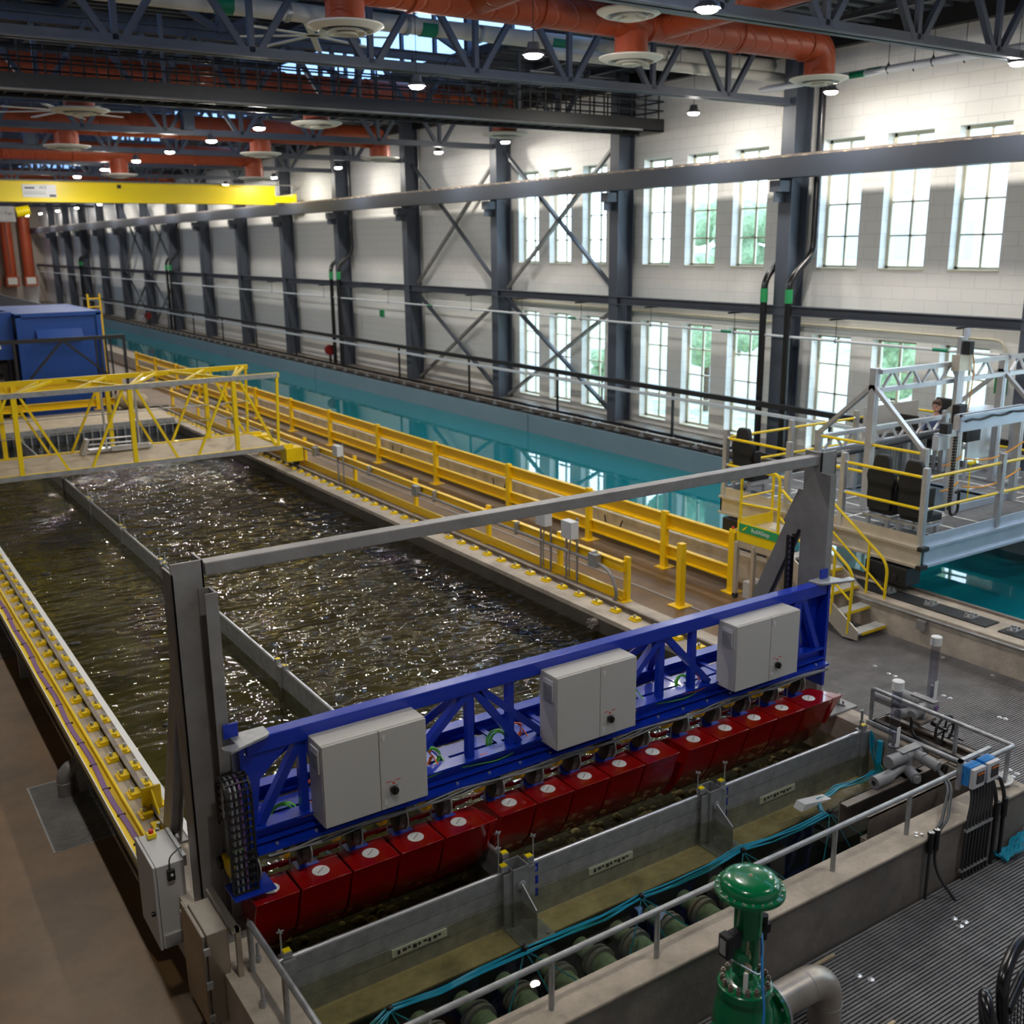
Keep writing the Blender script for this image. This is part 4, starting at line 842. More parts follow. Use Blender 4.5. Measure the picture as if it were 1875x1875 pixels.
sgn = T('exit_marker', 'green box mounted on the wall behind the carriage', 'sign', (21.6, 13.0, 2.7)); MB().box(21.55, 21.65, 13.0, 13.25, 2.85, 3.2).to('box', 'green_sign', sgn)

# ------------------------------------------------------------------ yellow guards along the aisle
ig = T('yellow_guard', 'yellow guard rail with gray conduit standing on the right basin wall', 'guard rail', (10.1, 22, WT))
IY = [12.1, 13.9, 16.2, 19.1, 22.1, 25.1, 28.1, 31.1, 34.1, 37]
MB().box(10.09, 10.13, 12.1, 37, 1.13, 1.30).box(10.04, 10.09, 12.1, 37, 1.13, 1.15).box(10.04, 10.09, 12.1, 37, 1.28, 1.30).to('top_rail', 'yellow', ig, smooth=False)
MB().box(10.09, 10.13, 12.1, 37, .67, .80).box(10.04, 10.09, 12.1, 37, .67, .69).to('bottom_rail', 'yellow', ig, smooth=False)
for y in IY: MB().box(10.13, 10.20, y-.05, y+.05, WT, 1.37).box(10.02, 10.22, y-.09, y+.09, WT, WT+.015).to('post', 'yellow', ig, smooth=False, bev=.004)
MB().tube(rp([(10.0, 12.2, WT), (9.98, 12.12, .8), (9.98, 12.3, 1.12), (10.0, 12.7, 1.16), (10.0, 36, 1.16)], .25), .03, 10).to('conduit', 'galv_gray', ig)
for y in (12.75, 15.0, 18.0, 21, 24, 27, 30): MB().box(9.96, 10.06, y-.02, y+.02, 1.10, 1.33).to('hanger', 'galv', ig)
for i, y in enumerate((12.72, 18.75, 24, 30)):
    tag(MB().box(9.93, 10.06, y-.1, y+.1, 1.08, 1.3).to('conduit_box', 'galv', bev=.004), 'gray conduit box on the yellow basin guard, %s from its near end' % ORD[i], 'box', 'conduit boxes on the yellow guard')
for i, (y, z0, z1, x) in enumerate(((13.35, 1.42, 1.72, 9.98), (14.1, 1.48, 1.72, 9.98), (22.4, 1.35, 1.6, 9.9))):
    b = T('sensor_box', 'white electrical box on stand pipes above the yellow guard, %s from the gantry' % ORD[i], 'box', (x, y, z0), 'white boxes on the yellow guard')
    MB().box(x-.1, x+.06, y-.14, y+.14, z0, z1).to('box', 'white_cab', b, bev=.008)
    MB().cyl((x+.06, y-.1, .65), (x+.06, y-.1, z1+.05), .02, 8).cyl((x+.06, y+.2, .65), (x+.06, y+.2, z1-.1), .02, 8).cyl((x+.06, y-.1, z0-.02), (x+.06, y+.35, z0-.02), .016, 6).tube(rp([(x, y, z0), (x-.02, y+.02, z0-.3), (x+.05, y+.1, .7)], .2), .012, 6).to('stand', 'galv_gray', b)
og2 = T('yellow_guard', 'heavy double yellow guard rail along the aisle beside the towing tank', 'guard rail', (13.2, 30, 0))
OY = [12.78, 14.6, 17.0, 20.1, 23.6, 27.0, 30.4, 33.6, 37, 40.4, 43.8, 47, 50.4, 53.8]
def gb(y0, y1, z0, z1): return MB().box(13.24, 13.27, y0, y1, z0, z1).box(13.17, 13.24, y0, y1, z0, z0+.025).box(13.17, 13.24, y0, y1, z1-.025, z1)
gb(12.78, 54, .80, 1.09).to('top_rail', 'yellow', og2, smooth=False); gb(12.78, 54, .22, .47).to('bottom_rail', 'yellow', og2, smooth=False)
for y in OY: MB().box(13.14, 13.24, y-.07, y+.07, .02, 1.14).box(13.05, 13.38, y-.14, y+.14, 0, .02).to('post', 'yellow', og2, smooth=False, bev=.005)
es = T('emergency_stop', 'red emergency button on the end of the yellow aisle guard', 'button', (13.2, 12.8, 1.14)); MB().box(13.15, 13.23, 12.75, 12.85, 1.14, 1.18).to('box', 'yellow_crane', es); MB().cyl((13.19, 12.8, 1.18), (13.19, 12.8, 1.22), .025, 12).to('button', 'red_signal', es)
bo = T('bollard', 'yellow square bollard post standing in the aisle', 'bollard', (11.92, 12.75, 0)); MB().box(11.86, 11.98, 12.69, 12.81, .02, 1.14).to('post', 'yellow', bo, bev=.006); MB().box(11.76, 12.08, 12.59, 12.91, 0, .02).to('base_plate', 'yellow', bo, bev=.004)
for i, y in enumerate((16.5, 21, 26.5)): tag(MB().tube(rp([(13.7, y, .45), (13.68, y+.1, .2), (13.68, y+.5, .12), (13.7, y+.6, .45)], .15), .015, 6).to('cable', 'black'), 'black cable hanging on the aisle curb behind the yellow guard, %s from the stairs' % ORD[i], 'cable', 'cables on the aisle curb')
tag(MB().box(12.0, 12.05, 11.3, 37, 0, .012).to('floor_channel', 'galv_gray', smooth=False), 'thin gray floor channel along the aisle', 'channel')
pf = T('pipe_flange', 'rusty pipe stub with bolts on the right basin wall above the water', 'pipe', (9.38, 11.9, .45)); MB().lathe([(.05, -.06), (.075, -.06), (.075, .02), (.05, .02)], (9.36, 11.9, .5), (1, 0, 0), 14).to('stub', 'brown_steel', pf)
for k in range(6): a = k*PI/3; MB().cyl((9.25, 11.9+.07*math.cos(a), .5+.07*math.sin(a)), (9.38, 11.9+.07*math.cos(a), .5+.07*math.sin(a)), .007, 5).to('bolt', 'galv', pf)

# ------------------------------------------------------------------ yellow truss bridge over the basin
br = T('truss_bridge', 'yellow truss footbridge carriage spanning the basin', 'bridge', (5.8, 26, .73))
YF, YK, ZD, ZU = 24.9, 27.15, 1.22, 3.05
for y, nm in ((YF, 'front'), (YK, 'rear')):
    MB().beam((1.9, y, ZU), (9.5, y, ZU), .09, .12).to('top_chord', 'yellow_rail', br, smooth=False)
    MB().beam((1.9, y, ZD), (9.75, y, ZD), .09, .12).to('bottom_chord', 'yellow_rail', br, smooth=False)
    for x in (3.4, 5.87, 8.33): MB().beam((x, y, ZD), (x, y, ZU), .1, .1, (0, 1, 0)).to('post', 'yellow_rail', br, smooth=False)
    MB().beam((9.38, y, ZD), (9.45, y, ZU), .06, .06, (0, 1, 0)).to('end_post', 'yellow_rail', br, smooth=False)
    for x in (3.4, 5.87, 8.33):
        for s in (-1, 1):
            if x+s*1.05 < 9.5: MB().beam((x+s*.12, y, ZU), (x+s*1.0, y, ZD), .055, .055, (0, 1, 0)).to('diagonal', 'yellow_rail', br, smooth=False)
for a, b in ((2.2, 3.4), (3.4, 4.6), (4.6, 5.87), (5.87, 7.1), (7.1, 8.33), (8.33, 9.4)):
    i = int(a*2) % 2; MB().beam((a, YF, ZU), (b, YK, ZU), .06, .06).to('top_brace', 'yellow_rail', br, smooth=False)
for x in (3.4, 5.87, 8.33): MB().beam((x, YF, ZU), (x-.9, YK, ZU), .06, .06).beam((x, YF, ZU), (x+.9, YK, ZU), .06, .06).to('top_brace', 'yellow_rail', br, smooth=False)
MB().box(1.9, 9.45, YF-.06, YF-.05, ZU-.055, ZU+.055).box(1.9, 9.5, YF-.06, YF-.05, ZD-.055, ZD+.055).to('edge_strip', 'galv', br, smooth=False)
MB().box(1.9, 9.4, YF+.05, YK-.05, ZD-.03, ZD+.03).to('deck', 'tan', br, smooth=False)
for z in (1.75, 2.15): MB().cyl((1.9, YK-.1, z), (9.4, YK-.1, z), .012, 6).to('hand_wire', 'galv', br)
MB().box(9.5, 9.95, YF-.2, YF+.25, .85, 1.2).box(9.5, 9.95, YK-.25, YK+.2, .85, 1.2).box(9.7, 9.9, YF-.1, YK+.1, .95, 1.15).to('end_truck', 'yellow_rail', br, smooth=False, bev=.006)
for y in (YF, YK): MB().cyl((9.76, y, .80), (9.88, y, .80), .09, 16).cyl((2.1, y, .80), (2.22, y, .80), .09, 16).to('wheel', 'black', br)
MB().box(1.95, 2.3, YF-.2, YK+.2, .85, 1.2).to('end_truck', 'yellow_rail', br, smooth=False)
ld = T('measuring_stand', 'gray aluminum measuring stand on the yellow footbridge deck', 'frame', (6.1, 27, 1.26))
MB().box(5.6, 5.65, 26.7, 26.75, 1.26, 3.0).box(6.4, 6.45, 26.7, 26.75, 1.26, 2.9).box(5.2, 6.7, 26.6, 26.9, 1.3, 1.36).to('mast', 'alu', ld, smooth=False)
MB().prism([(5.0, 1.26), (5.15, 1.62), (5.22, 1.62), (5.1, 1.26)], 'y', 26.6, 26.9).box(5.7, 6.6, 26.5, 26.55, 1.3, 1.42).cyl((5.2, 26.75, 1.6), (6.3, 26.75, 1.58), .02, 8).cyl((5.2, 26.6, 1.5), (6.3, 26.6, 1.48), .02, 8).to('shroud', 'alu', ld, smooth=False)

# beach platform and end guard
be = T('beach_platform', 'beige platform with gray slatted skirt at the far end of the basin', 'platform', (5.8, 35.5, .3))
MB().box(2.4, 9.35, 34.0, 36.6, .74, .8).to('deck', 'tan', be, smooth=False); MB().box(2.4, 9.35, 33.97, 34.0, .66, .82).to('edge', 'galv', be, smooth=False)
m = MB()
for i in range(28): m.box(2.5+i*.25, 2.54+i*.25, 34.0, 34.06, -.3, .68)
m.to('skirt_rib', 'galv', be, smooth=False)['kind'] = 'stuff'; MB().box(2.4, 9.35, 34.1, 34.13, -.3, .7).to('skirt', 'steel_gray', be, smooth=False)
eg = T('yellow_guard', 'yellow double guard rail across the far end of the basin', 'guard rail', (6, 38.6, 0))
for z0, z1 in ((1.35, 1.65), (.75, 1.0)): MB().box(1.5, 8.9, 38.6, 38.63, z0, z1).box(1.5, 8.9, 38.53, 38.6, z0, z0+.025).box(1.5, 8.9, 38.53, 38.6, z1-.025, z1).to('rail', 'yellow', eg, smooth=False)
for x in (2.6, 5.3, 8.0): MB().box(x-.07, x+.07, 38.5, 38.6, .64, 1.68).box(x-.16, x+.16, 38.4, 38.7, WT, WT+.02).to('post', 'yellow', eg, smooth=False)
vs = T('vessel_mixer', 'rounded beige pump body beyond the end of the basin', 'pump', (8.9, 38, .64)); MB().ball((8.8, 37.9, 1.0), .38, 1, 1, .9).cyl((8.8, 37.9, 1.2), (8.8, 37.9, 1.5), .1, 12).ball((9.3, 37.9, .9), .26).to('body', 'tan', vs)
MB().lathe([(.12, 0), (.2, 0), (.2, .04), (.12, .04)], (8.8, 37.9, 1.36), n=16).to('flange', 'galv', vs)

# big blue tank with black railing and yellow ladder
bt = T('blue_tank', 'large blue steel box tank standing past the end of the basin', 'tank', (7.6, 44, 0))
MB().box(6.25, 9.05, 42, 48, 0, 3.85).to('body', 'blue_box', bt, smooth=False)
MB().box(6.15, 9.15, 41.9, 48.1, 3.72, 3.86).box(6.15, 6.35, 41.9, 42.02, 0, 3.8).box(8.95, 9.12, 41.9, 42.02, 0, 3.8).to('rim', 'blue_box', bt, smooth=False)
MB().prism([(41.99, 3.26), (41.99, 2.85), (41.7, 2.95)], 'x', 6.8, 8.4).to('hood', 'blue_box', bt, smooth=False); MB().box(6.9, 8.35, 41.96, 42.0, 2.78, 2.9).to('slot', 'brown_steel', bt, smooth=False)
bt2 = T('blue_machine', 'blue and black machinery at the left edge behind the railing', 'machine', (4.8, 43, 0))
MB().box(3.0, 5.9, 43, 46, 0, 3.2).to('housing', 'black', bt2, smooth=False, bev=.05); MB().box(5.4, 6.1, 42.4, 43, 2.2, 3.9).box(4.2, 4.6, 42.5, 43, .4, 2.9).to('panel', 'blue_box', bt2, smooth=False); MB().cyl((4.4, 42.6, 1.4), (5.6, 42.6, 1.4), .3, 16).cyl((4.2, 42.7, 2.2), (5.8, 42.7, 2.2), .12, 12).to('motor', 'black_gloss', bt2)
MB().tube(rp([(4.0, 42.5, 2.8), (4.6, 42.3, 3.6), (5.4, 42.3, 3.4), (5.6, 42.4, 2.6)], .4), .05, 8).to('hose', 'white', bt2)
bt3 = T('steel_screen', 'pale corrugated panel wall far behind the blue tank', 'panel', (13.4, 100, 0)); m = MB()
for i in range(100): m.box(13.4, 13.48, 80+i*.4, 80.2+i*.4, 0, 2.45)
m.box(13.48, 13.52, 80, 120, 0, 2.45).to('panel', 'galv', bt3, smooth=False)
rl = T('black_railing', 'black steel railing frame in front of the blue tank', 'railing', (7.2, 39.9, .0))
MB().beam((3, 39.9, 3.02), (9.45, 39.9, 3.02), .1, .14).beam((9.4, 39.9, 1.2), (9.4, 39.9, 3.0), .09, .09, (0, 1, 0)).beam((5.7, 39.9, 0), (5.7, 39.9, 3.0), .09, .09, (0, 1, 0)).beam((7.3, 39.9, 3.0), (6.1, 39.9, 1.7), .08, .08, (0, 1, 0)).beam((7.3, 39.9, 3.0), (8.7, 39.9, 1.7), .08, .08, (0, 1, 0)).beam((9.4, 39.9, 1.2), (9.4, 39.9, 0), .09, .09, (0, 1, 0)).to('frame', 'black', rl, smooth=False)
for x in (8.45, 8.62, 8.8, 8.97): MB().beam((x, 40.1, 0), (x, 40.1, 3.0), .06, .06, (0, 1, 0)).to('bar', 'black', rl, smooth=False)
yl = T('ladder_cage', 'yellow ladder and handrail beside the far corner of the blue tank', 'ladder', (10.2, 49, 0))
for x in (10.2, 10.7): MB().beam((x, 49, 0), (x, 49, 4.2), .08, .08, (0, 1, 0)).to('stile', 'yellow', yl, smooth=False)
for k in range(11): MB().cyl((10.2, 49, .4+k*.36), (10.7, 49, .4+k*.36), .03, 6).to('rung', 'yellow', yl)

# ------------------------------------------------------------------ rolling stairs
st = T('rolling_stairs', 'aluminum rolling stairs with yellow handrails leading to the tank carriage', 'stairs', (13.4, 11.2, 0))
for x in (13.0, 13.84): MB().prism([(9.84, .05), (9.84, .2), (11.6, 1.30), (11.6, .92), (10.12, .03)], 'x', x-.012, x+.012).to('stringer', 'alu_warm', st, smooth=False)
for k, (y, z) in enumerate(((9.98, .13), (10.31, .37), (10.64, .61), (10.97, .85), (11.30, 1.07))):
    t_ = MB().box(13.01, 13.83, y-.10, y+.10, z-.03, z).to('tread', 'alu', st, smooth=False); m = MB()
    for j in range(5): m.box(13.03, 13.81, y-.085+j*.04, y-.07+j*.04, z, z+.008)
    m.to('grip', 'white', t_, smooth=False); MB().box(13.15, 13.83, y-.108, y-.10, z-.045, z).to('nosing', 'yellow_rail', t_, smooth=False)
MB().box(13.0, 13.84, 11.52, 12.55, 1.24, 1.28).to('platform', 'alu_warm', st, smooth=False)
MB().box(12.985, 13.0, 11.52, 12.5, 1.08, 1.42).to('toe_board', 'yellow_rail', st, smooth=False); MB().box(12.975, 12.985, 11.55, 12.45, 1.25, 1.40).to('sign', 'green_sign', st, smooth=False)
text('RollAStep', .105, 'white', st, (12.972, 11.95, 1.325), (0, -1, 0), (0, 0, 1)); MB().prism([(12.33, 1.29), (12.38, 1.29), (12.28, 1.37), (12.25, 1.37)], 'x', 12.97, 12.976).to('sign_mark', 'yellow_crane', st, smooth=False)
MB().box(12.99, 13.0, 11.52, 12.5, .96, 1.08).to('side_panel', 'alu_warm', st, smooth=False)
for x, y in ((13.0, 11.6), (13.0, 12.1), (13.0, 12.5), (13.84, 11.6), (13.84, 12.5)): MB().box(x-.035, x+.035, y-.035, y+.035, .1, 1.05).to('leg', 'alu_warm', st, smooth=False)
MB().box(13.03, 13.35, 12.1, 12.35, .05, .35).to('ballast_box', 'gray_cab', st)
for x, y in ((13.0, 12.5), (13.84, 12.5), (13.05, 10.12), (13.8, 10.12)): MB().cyl((x-.02, y, .06), (x+.02, y, .06), .06, 14).to('caster', 'rubber', st)
for x in (13.0, 13.84):
    MB().tube(rp([(x, 10.04, .1), (x, 10.0, 1.12), (x, 11.55, 2.16)]+([(x, 11.56, 2.16)] if x > 13.5 else []), .2), .024, 10).tube([(x, 10.38, .33), (x, 10.38, 1.38)], .022, 8).tube([(x, 10.05, .66), (x, 11.55, 1.68)], .018, 8).to('handrail', 'yellow_rail', st)
MB().tube(rp([(13.0, 12.45, 1.1), (13.0, 12.45, 2.3), (13.0, 12.2, 2.36), (13.0, 11.6, 2.42), (13.0, 11.58, 1.1)], .18), .026, 10).tube([(13.0, 12.45, 1.75), (13.0, 11.58, 1.8)], .02, 8).tube(rp([(13.0, 12.45, 2.0), (13.0, 12.45, 2.28), (13.5, 12.5, 2.34), (13.84, 12.5, 2.3), (13.84, 12.5, 1.2)], .15), .026, 10).tube([(13.0, 12.45, 1.85), (13.84, 12.5, 1.85)], .02, 8).box(13.0, 13.84, 12.5, 12.515, 1.28, 1.46).to('platform_rail', 'yellow_rail', st)

# ------------------------------------------------------------------ towing carriage
ca = T('towing_carriage', 'silver aluminum towing carriage platform spanning the towing tank', 'carriage', (17.3, 12, .6))
CX0, CX1, CY0, CY1, ZD2 = 14.3, 20.25, 9.75, 14.25, 1.42
def edge(m, p, q, mat_, nm):
    n_ = MB()
    return n_
MB().box(CX0, CX0+.03, CY0, CY1, 1.04, 1.36).box(CX0-.05, CX0+.03, CY0, CY1, 1.02, 1.06).box(CX0-.05, CX0+.03, CY0, CY1, 1.33, 1.37).box(CX0+.02, CX0+.04, CY0, CY1, 1.37, 1.54).to('side_girder', 'alu_warm', ca, smooth=False)
MB().box(CX0+.1, CX1, CY0, CY0+.03, 1.04, 1.36).box(CX0+.1, CX1, CY0-.05, CY0+.03, 1.02, 1.06).box(CX0+.1, CX1, CY0-.05, CY0+.03, 1.33, 1.37).box(CX0+.1, CX1, CY0+.02, CY0+.04, 1.37, 1.54).to('front_girder', 'alu_blue', ca, smooth=False)
MB().box(CX0, CX1, CY1-.04, CY1, 1.04, 1.54).box(CX1-.04, CX1, CY0, CY1, 1.04, 1.54).to('rear_girder', 'alu', ca, smooth=False)
for z in (1.02, 1.33): MB().box(CX0-.06, CX0+.12, CY0-.07, CY0+.03, z-.02, z+.05).to('corner_block', 'black', ca, smooth=False)
WX0, WX1, WY0, WY1 = 16.35, 18.2, 10.7, 13.0   # open well
dk = MB().box(CX0+.04, WX0, CY0+.04, CY1-.04, 1.38, ZD2).box(WX1, CX1-.04, CY0+.04, CY1-.04, 1.38, ZD2).box(WX0, WX1, CY0+.04, WY0, 1.38, ZD2).box(WX0, WX1, WY1, CY1-.04, 1.38, ZD2)
dk.to('deck', 'deck_gray', ca, smooth=False)
m = MB()
for x in (14.95, 15.6, 16.3, 18.25, 18.9, 19.5): m.box(x-.02, x+.02, CY0+.04, CY1-.04, ZD2, ZD2+.003)
for y in (10.65, 11.6, 12.5, 13.4): m.box(CX0+.04, WX0, y-.02, y+.02, ZD2, ZD2+.0035); m.box(WX1, CX1, y-.02, y+.02, ZD2, ZD2+.0035)
m.to('deck_seam', 'white', ca, smooth=False)
MB().box(WX0-.02, WX0, WY0, WY1, 1.0, 1.45).box(WX1, WX1+.02, WY0, WY1, 1.0, 1.45).box(WX0, WX1, WY0-.02, WY0, 1.0, 1.55).box(WX0, WX1, WY1, WY1+.02, 1.0, 1.45).to('well_side', 'alu_blue', ca, smooth=False)
for x in (14.3, 20.0):
    for y in (9.95, 13.3): MB().box(x-.12, x+.28, y-.05, y+.75, .68, .98).cyl((x-.15, y+.15, .80), (x+.3, y+.15, .80), .06, 12).to('wheel_box', 'black', ca, smooth=False, bev=.01)
def apost(x, y, z0, z1, w=.09): return MB().box(x-w/2, x+w/2, y-w/2, y+w/2, z0, z1).box(x-w*.12, x+w*.12, y-w/2-.003, y-w/2, z0, z1).box(x-w/2-.003, x-w/2, y-w*.12, y+w*.12, z0, z1).to('post', 'alu', ca, smooth=False)
SY = [9.8, 11.4, 12.62, 14.2]
for y in SY: apost(CX0+.05, y, 1.37 if y > 9.9 else 1.37, 2.66)
for x in (16.4, 18.5, 20.2): apost(x, CY0+.03, 1.37, 2.66)
for x in (16.2, 18.2, 20.2): apost(x, CY1-.02, 1.37, 2.66)
apost(20.2, 11.9, 1.37, 2.66)
def bar(p, q, r=.026): MB().cyl(p, q, r, 10).to('safety_rail', 'yellow_rail', ca); MB().ball(p, r*1.3, n=6).to('end_joint', 'alu', ca); MB().ball(q, r*1.3, n=6).to('end_joint', 'alu', ca)
for z in (2.5, 1.98):
    bar((CX0+.05, 9.86, z), (CX0+.05, 11.34, z)); bar((CX0+.05, 12.68, z), (CX0+.05, 14.14, z))
    for a, b in ((14.42, 16.33), (16.47, 18.43), (18.57, 20.13)): bar((a, CY0+.03, z), (b, CY0+.03, z))
    for a, b in ((14.42, 16.13), (16.27, 18.13), (18.27, 20.13)): bar((a, CY1-.02, z), (b, CY1-.02, z))
    bar((20.2, 9.86, z), (20.2, 11.85, z)); bar((20.2, 11.95, z), (20.2, 14.14, z))
    bar((15.45, 10.68, z+.12), (15.45, 11.7, z+.12)); bar((15.45, 11.8, z+.12), (15.45, 12.85, z+.12))
# instrument portal on the carriage
po = T('instrument_portal', 'tall aluminum portal with truss beam standing on the carriage', 'portal', (17.3, 11.72, ZD2))
def pst(x, y, z0, z1, w=.11): MB().box(x-w/2, x+w/2, y-w/2, y+w/2, z0, z1).box(x-w*.1, x+w*.1, y-w/2-.004, y-w/2, z0, z1).to('post', 'alu', po, smooth=False)
pst(15.45, 11.75, ZD2, 3.98, .13); pst(19.35, 11.75, ZD2, 3.98, .13); pst(15.45, 10.62, ZD2, 2.72); pst(15.45, 12.9, ZD2, 2.72); pst(19.35, 10.62, ZD2, 2.72); pst(19.35, 12.9, ZD2, 2.72)
for x in (15.45, 19.35):
    for y in (10.66, 12.86): MB().beam((x-.02, 11.75, 3.68), (x-.02, y, 2.7), .07, .09, (1, 0, 0)).to('brace', 'alu', po, smooth=False)
def tbeam(y, x0, x1, z0, z1, par, nm):
    MB().box(x0, x1, y-.05, y+.05, z1-.08, z1).to('top_chord', 'alu', par, smooth=False); MB().box(x0, x1, y-.05, y+.05, z0, z0+.08).to('bottom_chord', 'alu', par, smooth=False)
    k = 0; x = x0+.1
    while x < x1-.4: MB().beam((x, y, z0+.08), (x+.22, y, z1-.08), .035, .045, (0, 1, 0)).beam((x+.28, y, z1-.08), (x+.48, y, z0+.08), .035, .045, (0, 1, 0)).to('web', 'alu', par, smooth=False); x += .56
tbeam(11.68, 15.5, 19.3, 3.56, 3.96, po, ''); tbeam(11.68, 19.4, 20.4, 3.56, 3.96, po, '')
tb = T('instrument_truss', 'lower aluminum truss beam across the back of the carriage', 'beam', (17.5, 12.95, 2.3)); tbeam(12.95, 15.6, 20.1, 2.25, 2.62, tb, '')
MB().cyl((15.5, 12.8, 2.2), (20.1, 12.8, 2.3), .05, 8).to('cable_bundle', 'black', tb); 
for x in (16.6, 18.2, 19.6): MB().box(x-.05, x+.05, 12.9, 13.0, ZD2, 2.25).to('post', 'alu', tb, smooth=False)
ms = T('instrument_mast', 'vertical instrument mast with black servos on the carriage portal', 'mast', (17.65, 11.55, 2.0))
MB().box(17.55, 17.75, 11.52, 11.6, 1.2, 4.42).to('mast', 'alu', ms, smooth=False); MB().box(17.6, 17.7, 11.45, 11.52, 4.42, 4.58).to('cap', 'glassy', ms)
MB().box(17.45, 17.85, 11.45, 11.62, 3.8, 4.1).to('slide', 'alu_warm', ms, smooth=False); MB().box(17.58, 17.72, 11.36, 11.5, 4.1, 4.35).to('servo', 'black', ms, bev=.01); MB().box(17.35, 17.6, 11.3, 11.45, 2.75, 3.2).to('servo', 'black', ms, bev=.01); MB().box(17.5, 17.95, 11.2, 11.4, 2.5, 2.72).to('servo', 'black', ms, bev=.01)
MB().tube(rp([(17.7, 11.42, 4.3), (17.85, 11.4, 3.9), (17.8, 11.4, 3.2), (17.7, 11.4, 2.7)], .2), .012, 6).to('cable', 'orange_rope', ms)
lf = T('camera_frame', 'low aluminum beam frame at the front of the carriage well', 'frame', (17.3, 10.65, ZD2))
MB().box(16.3, 18.3, 10.55, 10.6, 2.92, 3.22).box(16.3, 18.3, 10.5, 10.68, 3.18, 3.22).to('beam', 'alu_blue', lf, smooth=False)
for x in (16.35, 18.25): MB().box(x-.06, x+.06, 10.58, 10.7, ZD2, 3.2).box(x-.012, x+.012, 10.575, 10.58, ZD2, 3.2).to('post', 'alu', lf, smooth=False)
MB().tube([(16.4+i*.2, 10.53, 3.1+.02*math.sin(i*2)+i*.004) for i in range(10)], .018, 6).to('cable', 'black', lf)
MB().box(18.35, 18.6, 10.5, 10.65, 3.2, 3.3).box(15.75, 15.9, 10.45, 10.6, 2.95, 3.13).to('camera', 'black', lf, bev=.01); MB().box(15.62, 15.95, 10.5, 10.62, 2.68, 2.92).box(15.7, 16.3, 10.6, 10.66, 2.85, 2.95).to('bracket', 'alu', lf, smooth=False)
ec = T('cable_chain', 'thin black cable chain hanging at the front of the carriage', 'cable chain', (15.95, 10.4, ZD2)); m = MB()
for k in range(26): m.box(15.92, 15.99, 10.38, 10.43, 1.62+k*.05, 1.655+k*.05)
m.to('links', 'black', ec, smooth=False); MB().tube(rp([(15.95, 10.4, 1.7), (16.0, 10.4, 1.5), (16.2, 10.4, 1.52), (16.2, 10.4, 1.95), (16.1, 10.4, 1.9)], .12), .025, 8).to('hose', 'black', ec)
for i, (z, xa, xb) in enumerate(((2.45, 16.42, 18.2), (1.95, 16.42, 18.2), (2.4, 15.8, 16.3), (1.95, 15.8, 16.3), (2.3, 18.4, 19.9))):
    tag(MB().tube([(xa+(xb-xa)*t/12, 10.5, z-.16*(xb-xa)/2*math.sin(PI*t/12)+.1*t/12) for t in range(13)], .014, 6).to('rope', 'orange_rope'), ('upper orange rope across the carriage well', 'lower orange rope across the carriage well', 'upper short orange rope behind the seats', 'lower short orange rope behind the seats', 'orange rope at the right edge of the carriage')[i], 'rope')
tag(MB().ball((17.25, 10.9, 2.2), .05, 1.8, 1, .8, n=8).cyl((17.25, 10.9, 1.45), (17.25, 10.9, 2.2), .012, 6).ball((17.36, 10.9, 2.2), .04, n=6).to('model_vessel', 'yellow_crane'), 'small yellow instrument on a thin stem over the carriage well', 'instrument')
# racing seats
def seat(x, y, lab):
    z = 1.72; s = T('bucket_seat', lab, 'seat', (x, y, ZD2), 'black bucket seats on the carriage')
    out = [(-.22, z+.02), (-.25, z+.22), (-.24, z+.42), (-.28, z+.58), (-.26, z+.68), (-.17, z+.76), (-.15, z+.90), (-.11, z+.97), (.11, z+.97), (.15, z+.90), (.17, z+.76), (.26, z+.68), (.28, z+.58), (.24, z+.42), (.25, z+.22), (.22, z+.02)]
    MB().prism([(y+a, b) for a, b in out], 'x', x-.06, x+.05).to('backrest', 'seat_black', s, bev=.02)
    MB().prism([(y+a*1.0, b) for a, b in ((-.27, z), (-.30, z+.55), (-.24, z+.55), (-.22, z))], 'x', x, x+.18).to('side_bolster', 'seat_black', s, bev=.02); MB().prism([(y+a*1.0, b) for a, b in ((.27, z), (.30, z+.55), (.24, z+.55), (.22, z))], 'x', x, x+.18).to('side_bolster', 'seat_black', s, bev=.02)
    MB().box(x, x+.5, y-.24, y+.24, z-.06, z+.07).to('cushion', 'seat_black', s, bev=.03)
    f_ = MB().box(x-.05, x+.45, y-.27, y-.23, z-.12, z-.07).box(x-.05, x+.45, y+.23, y+.27, z-.12, z-.07).box(x-.08, x-.04, y-.29, y+.29, z-.11, z-.07)
    for a in (-.2, .2):
        for b in (-.03, .4): f_.box(x+b-.03, x+b+.03, y+a-.03, y+a+.03, ZD2, z-.1)
    f_.to('mount', 'alu', s, smooth=False)
seat(14.62, 10.82, 'black bucket seat at the carriage edge, left of the front pair'); seat(14.62, 10.2, 'black bucket seat nearest the front corner of the carriage'); seat(14.62, 14.0, 'black bucket seat alone at the far end of the carriage side')
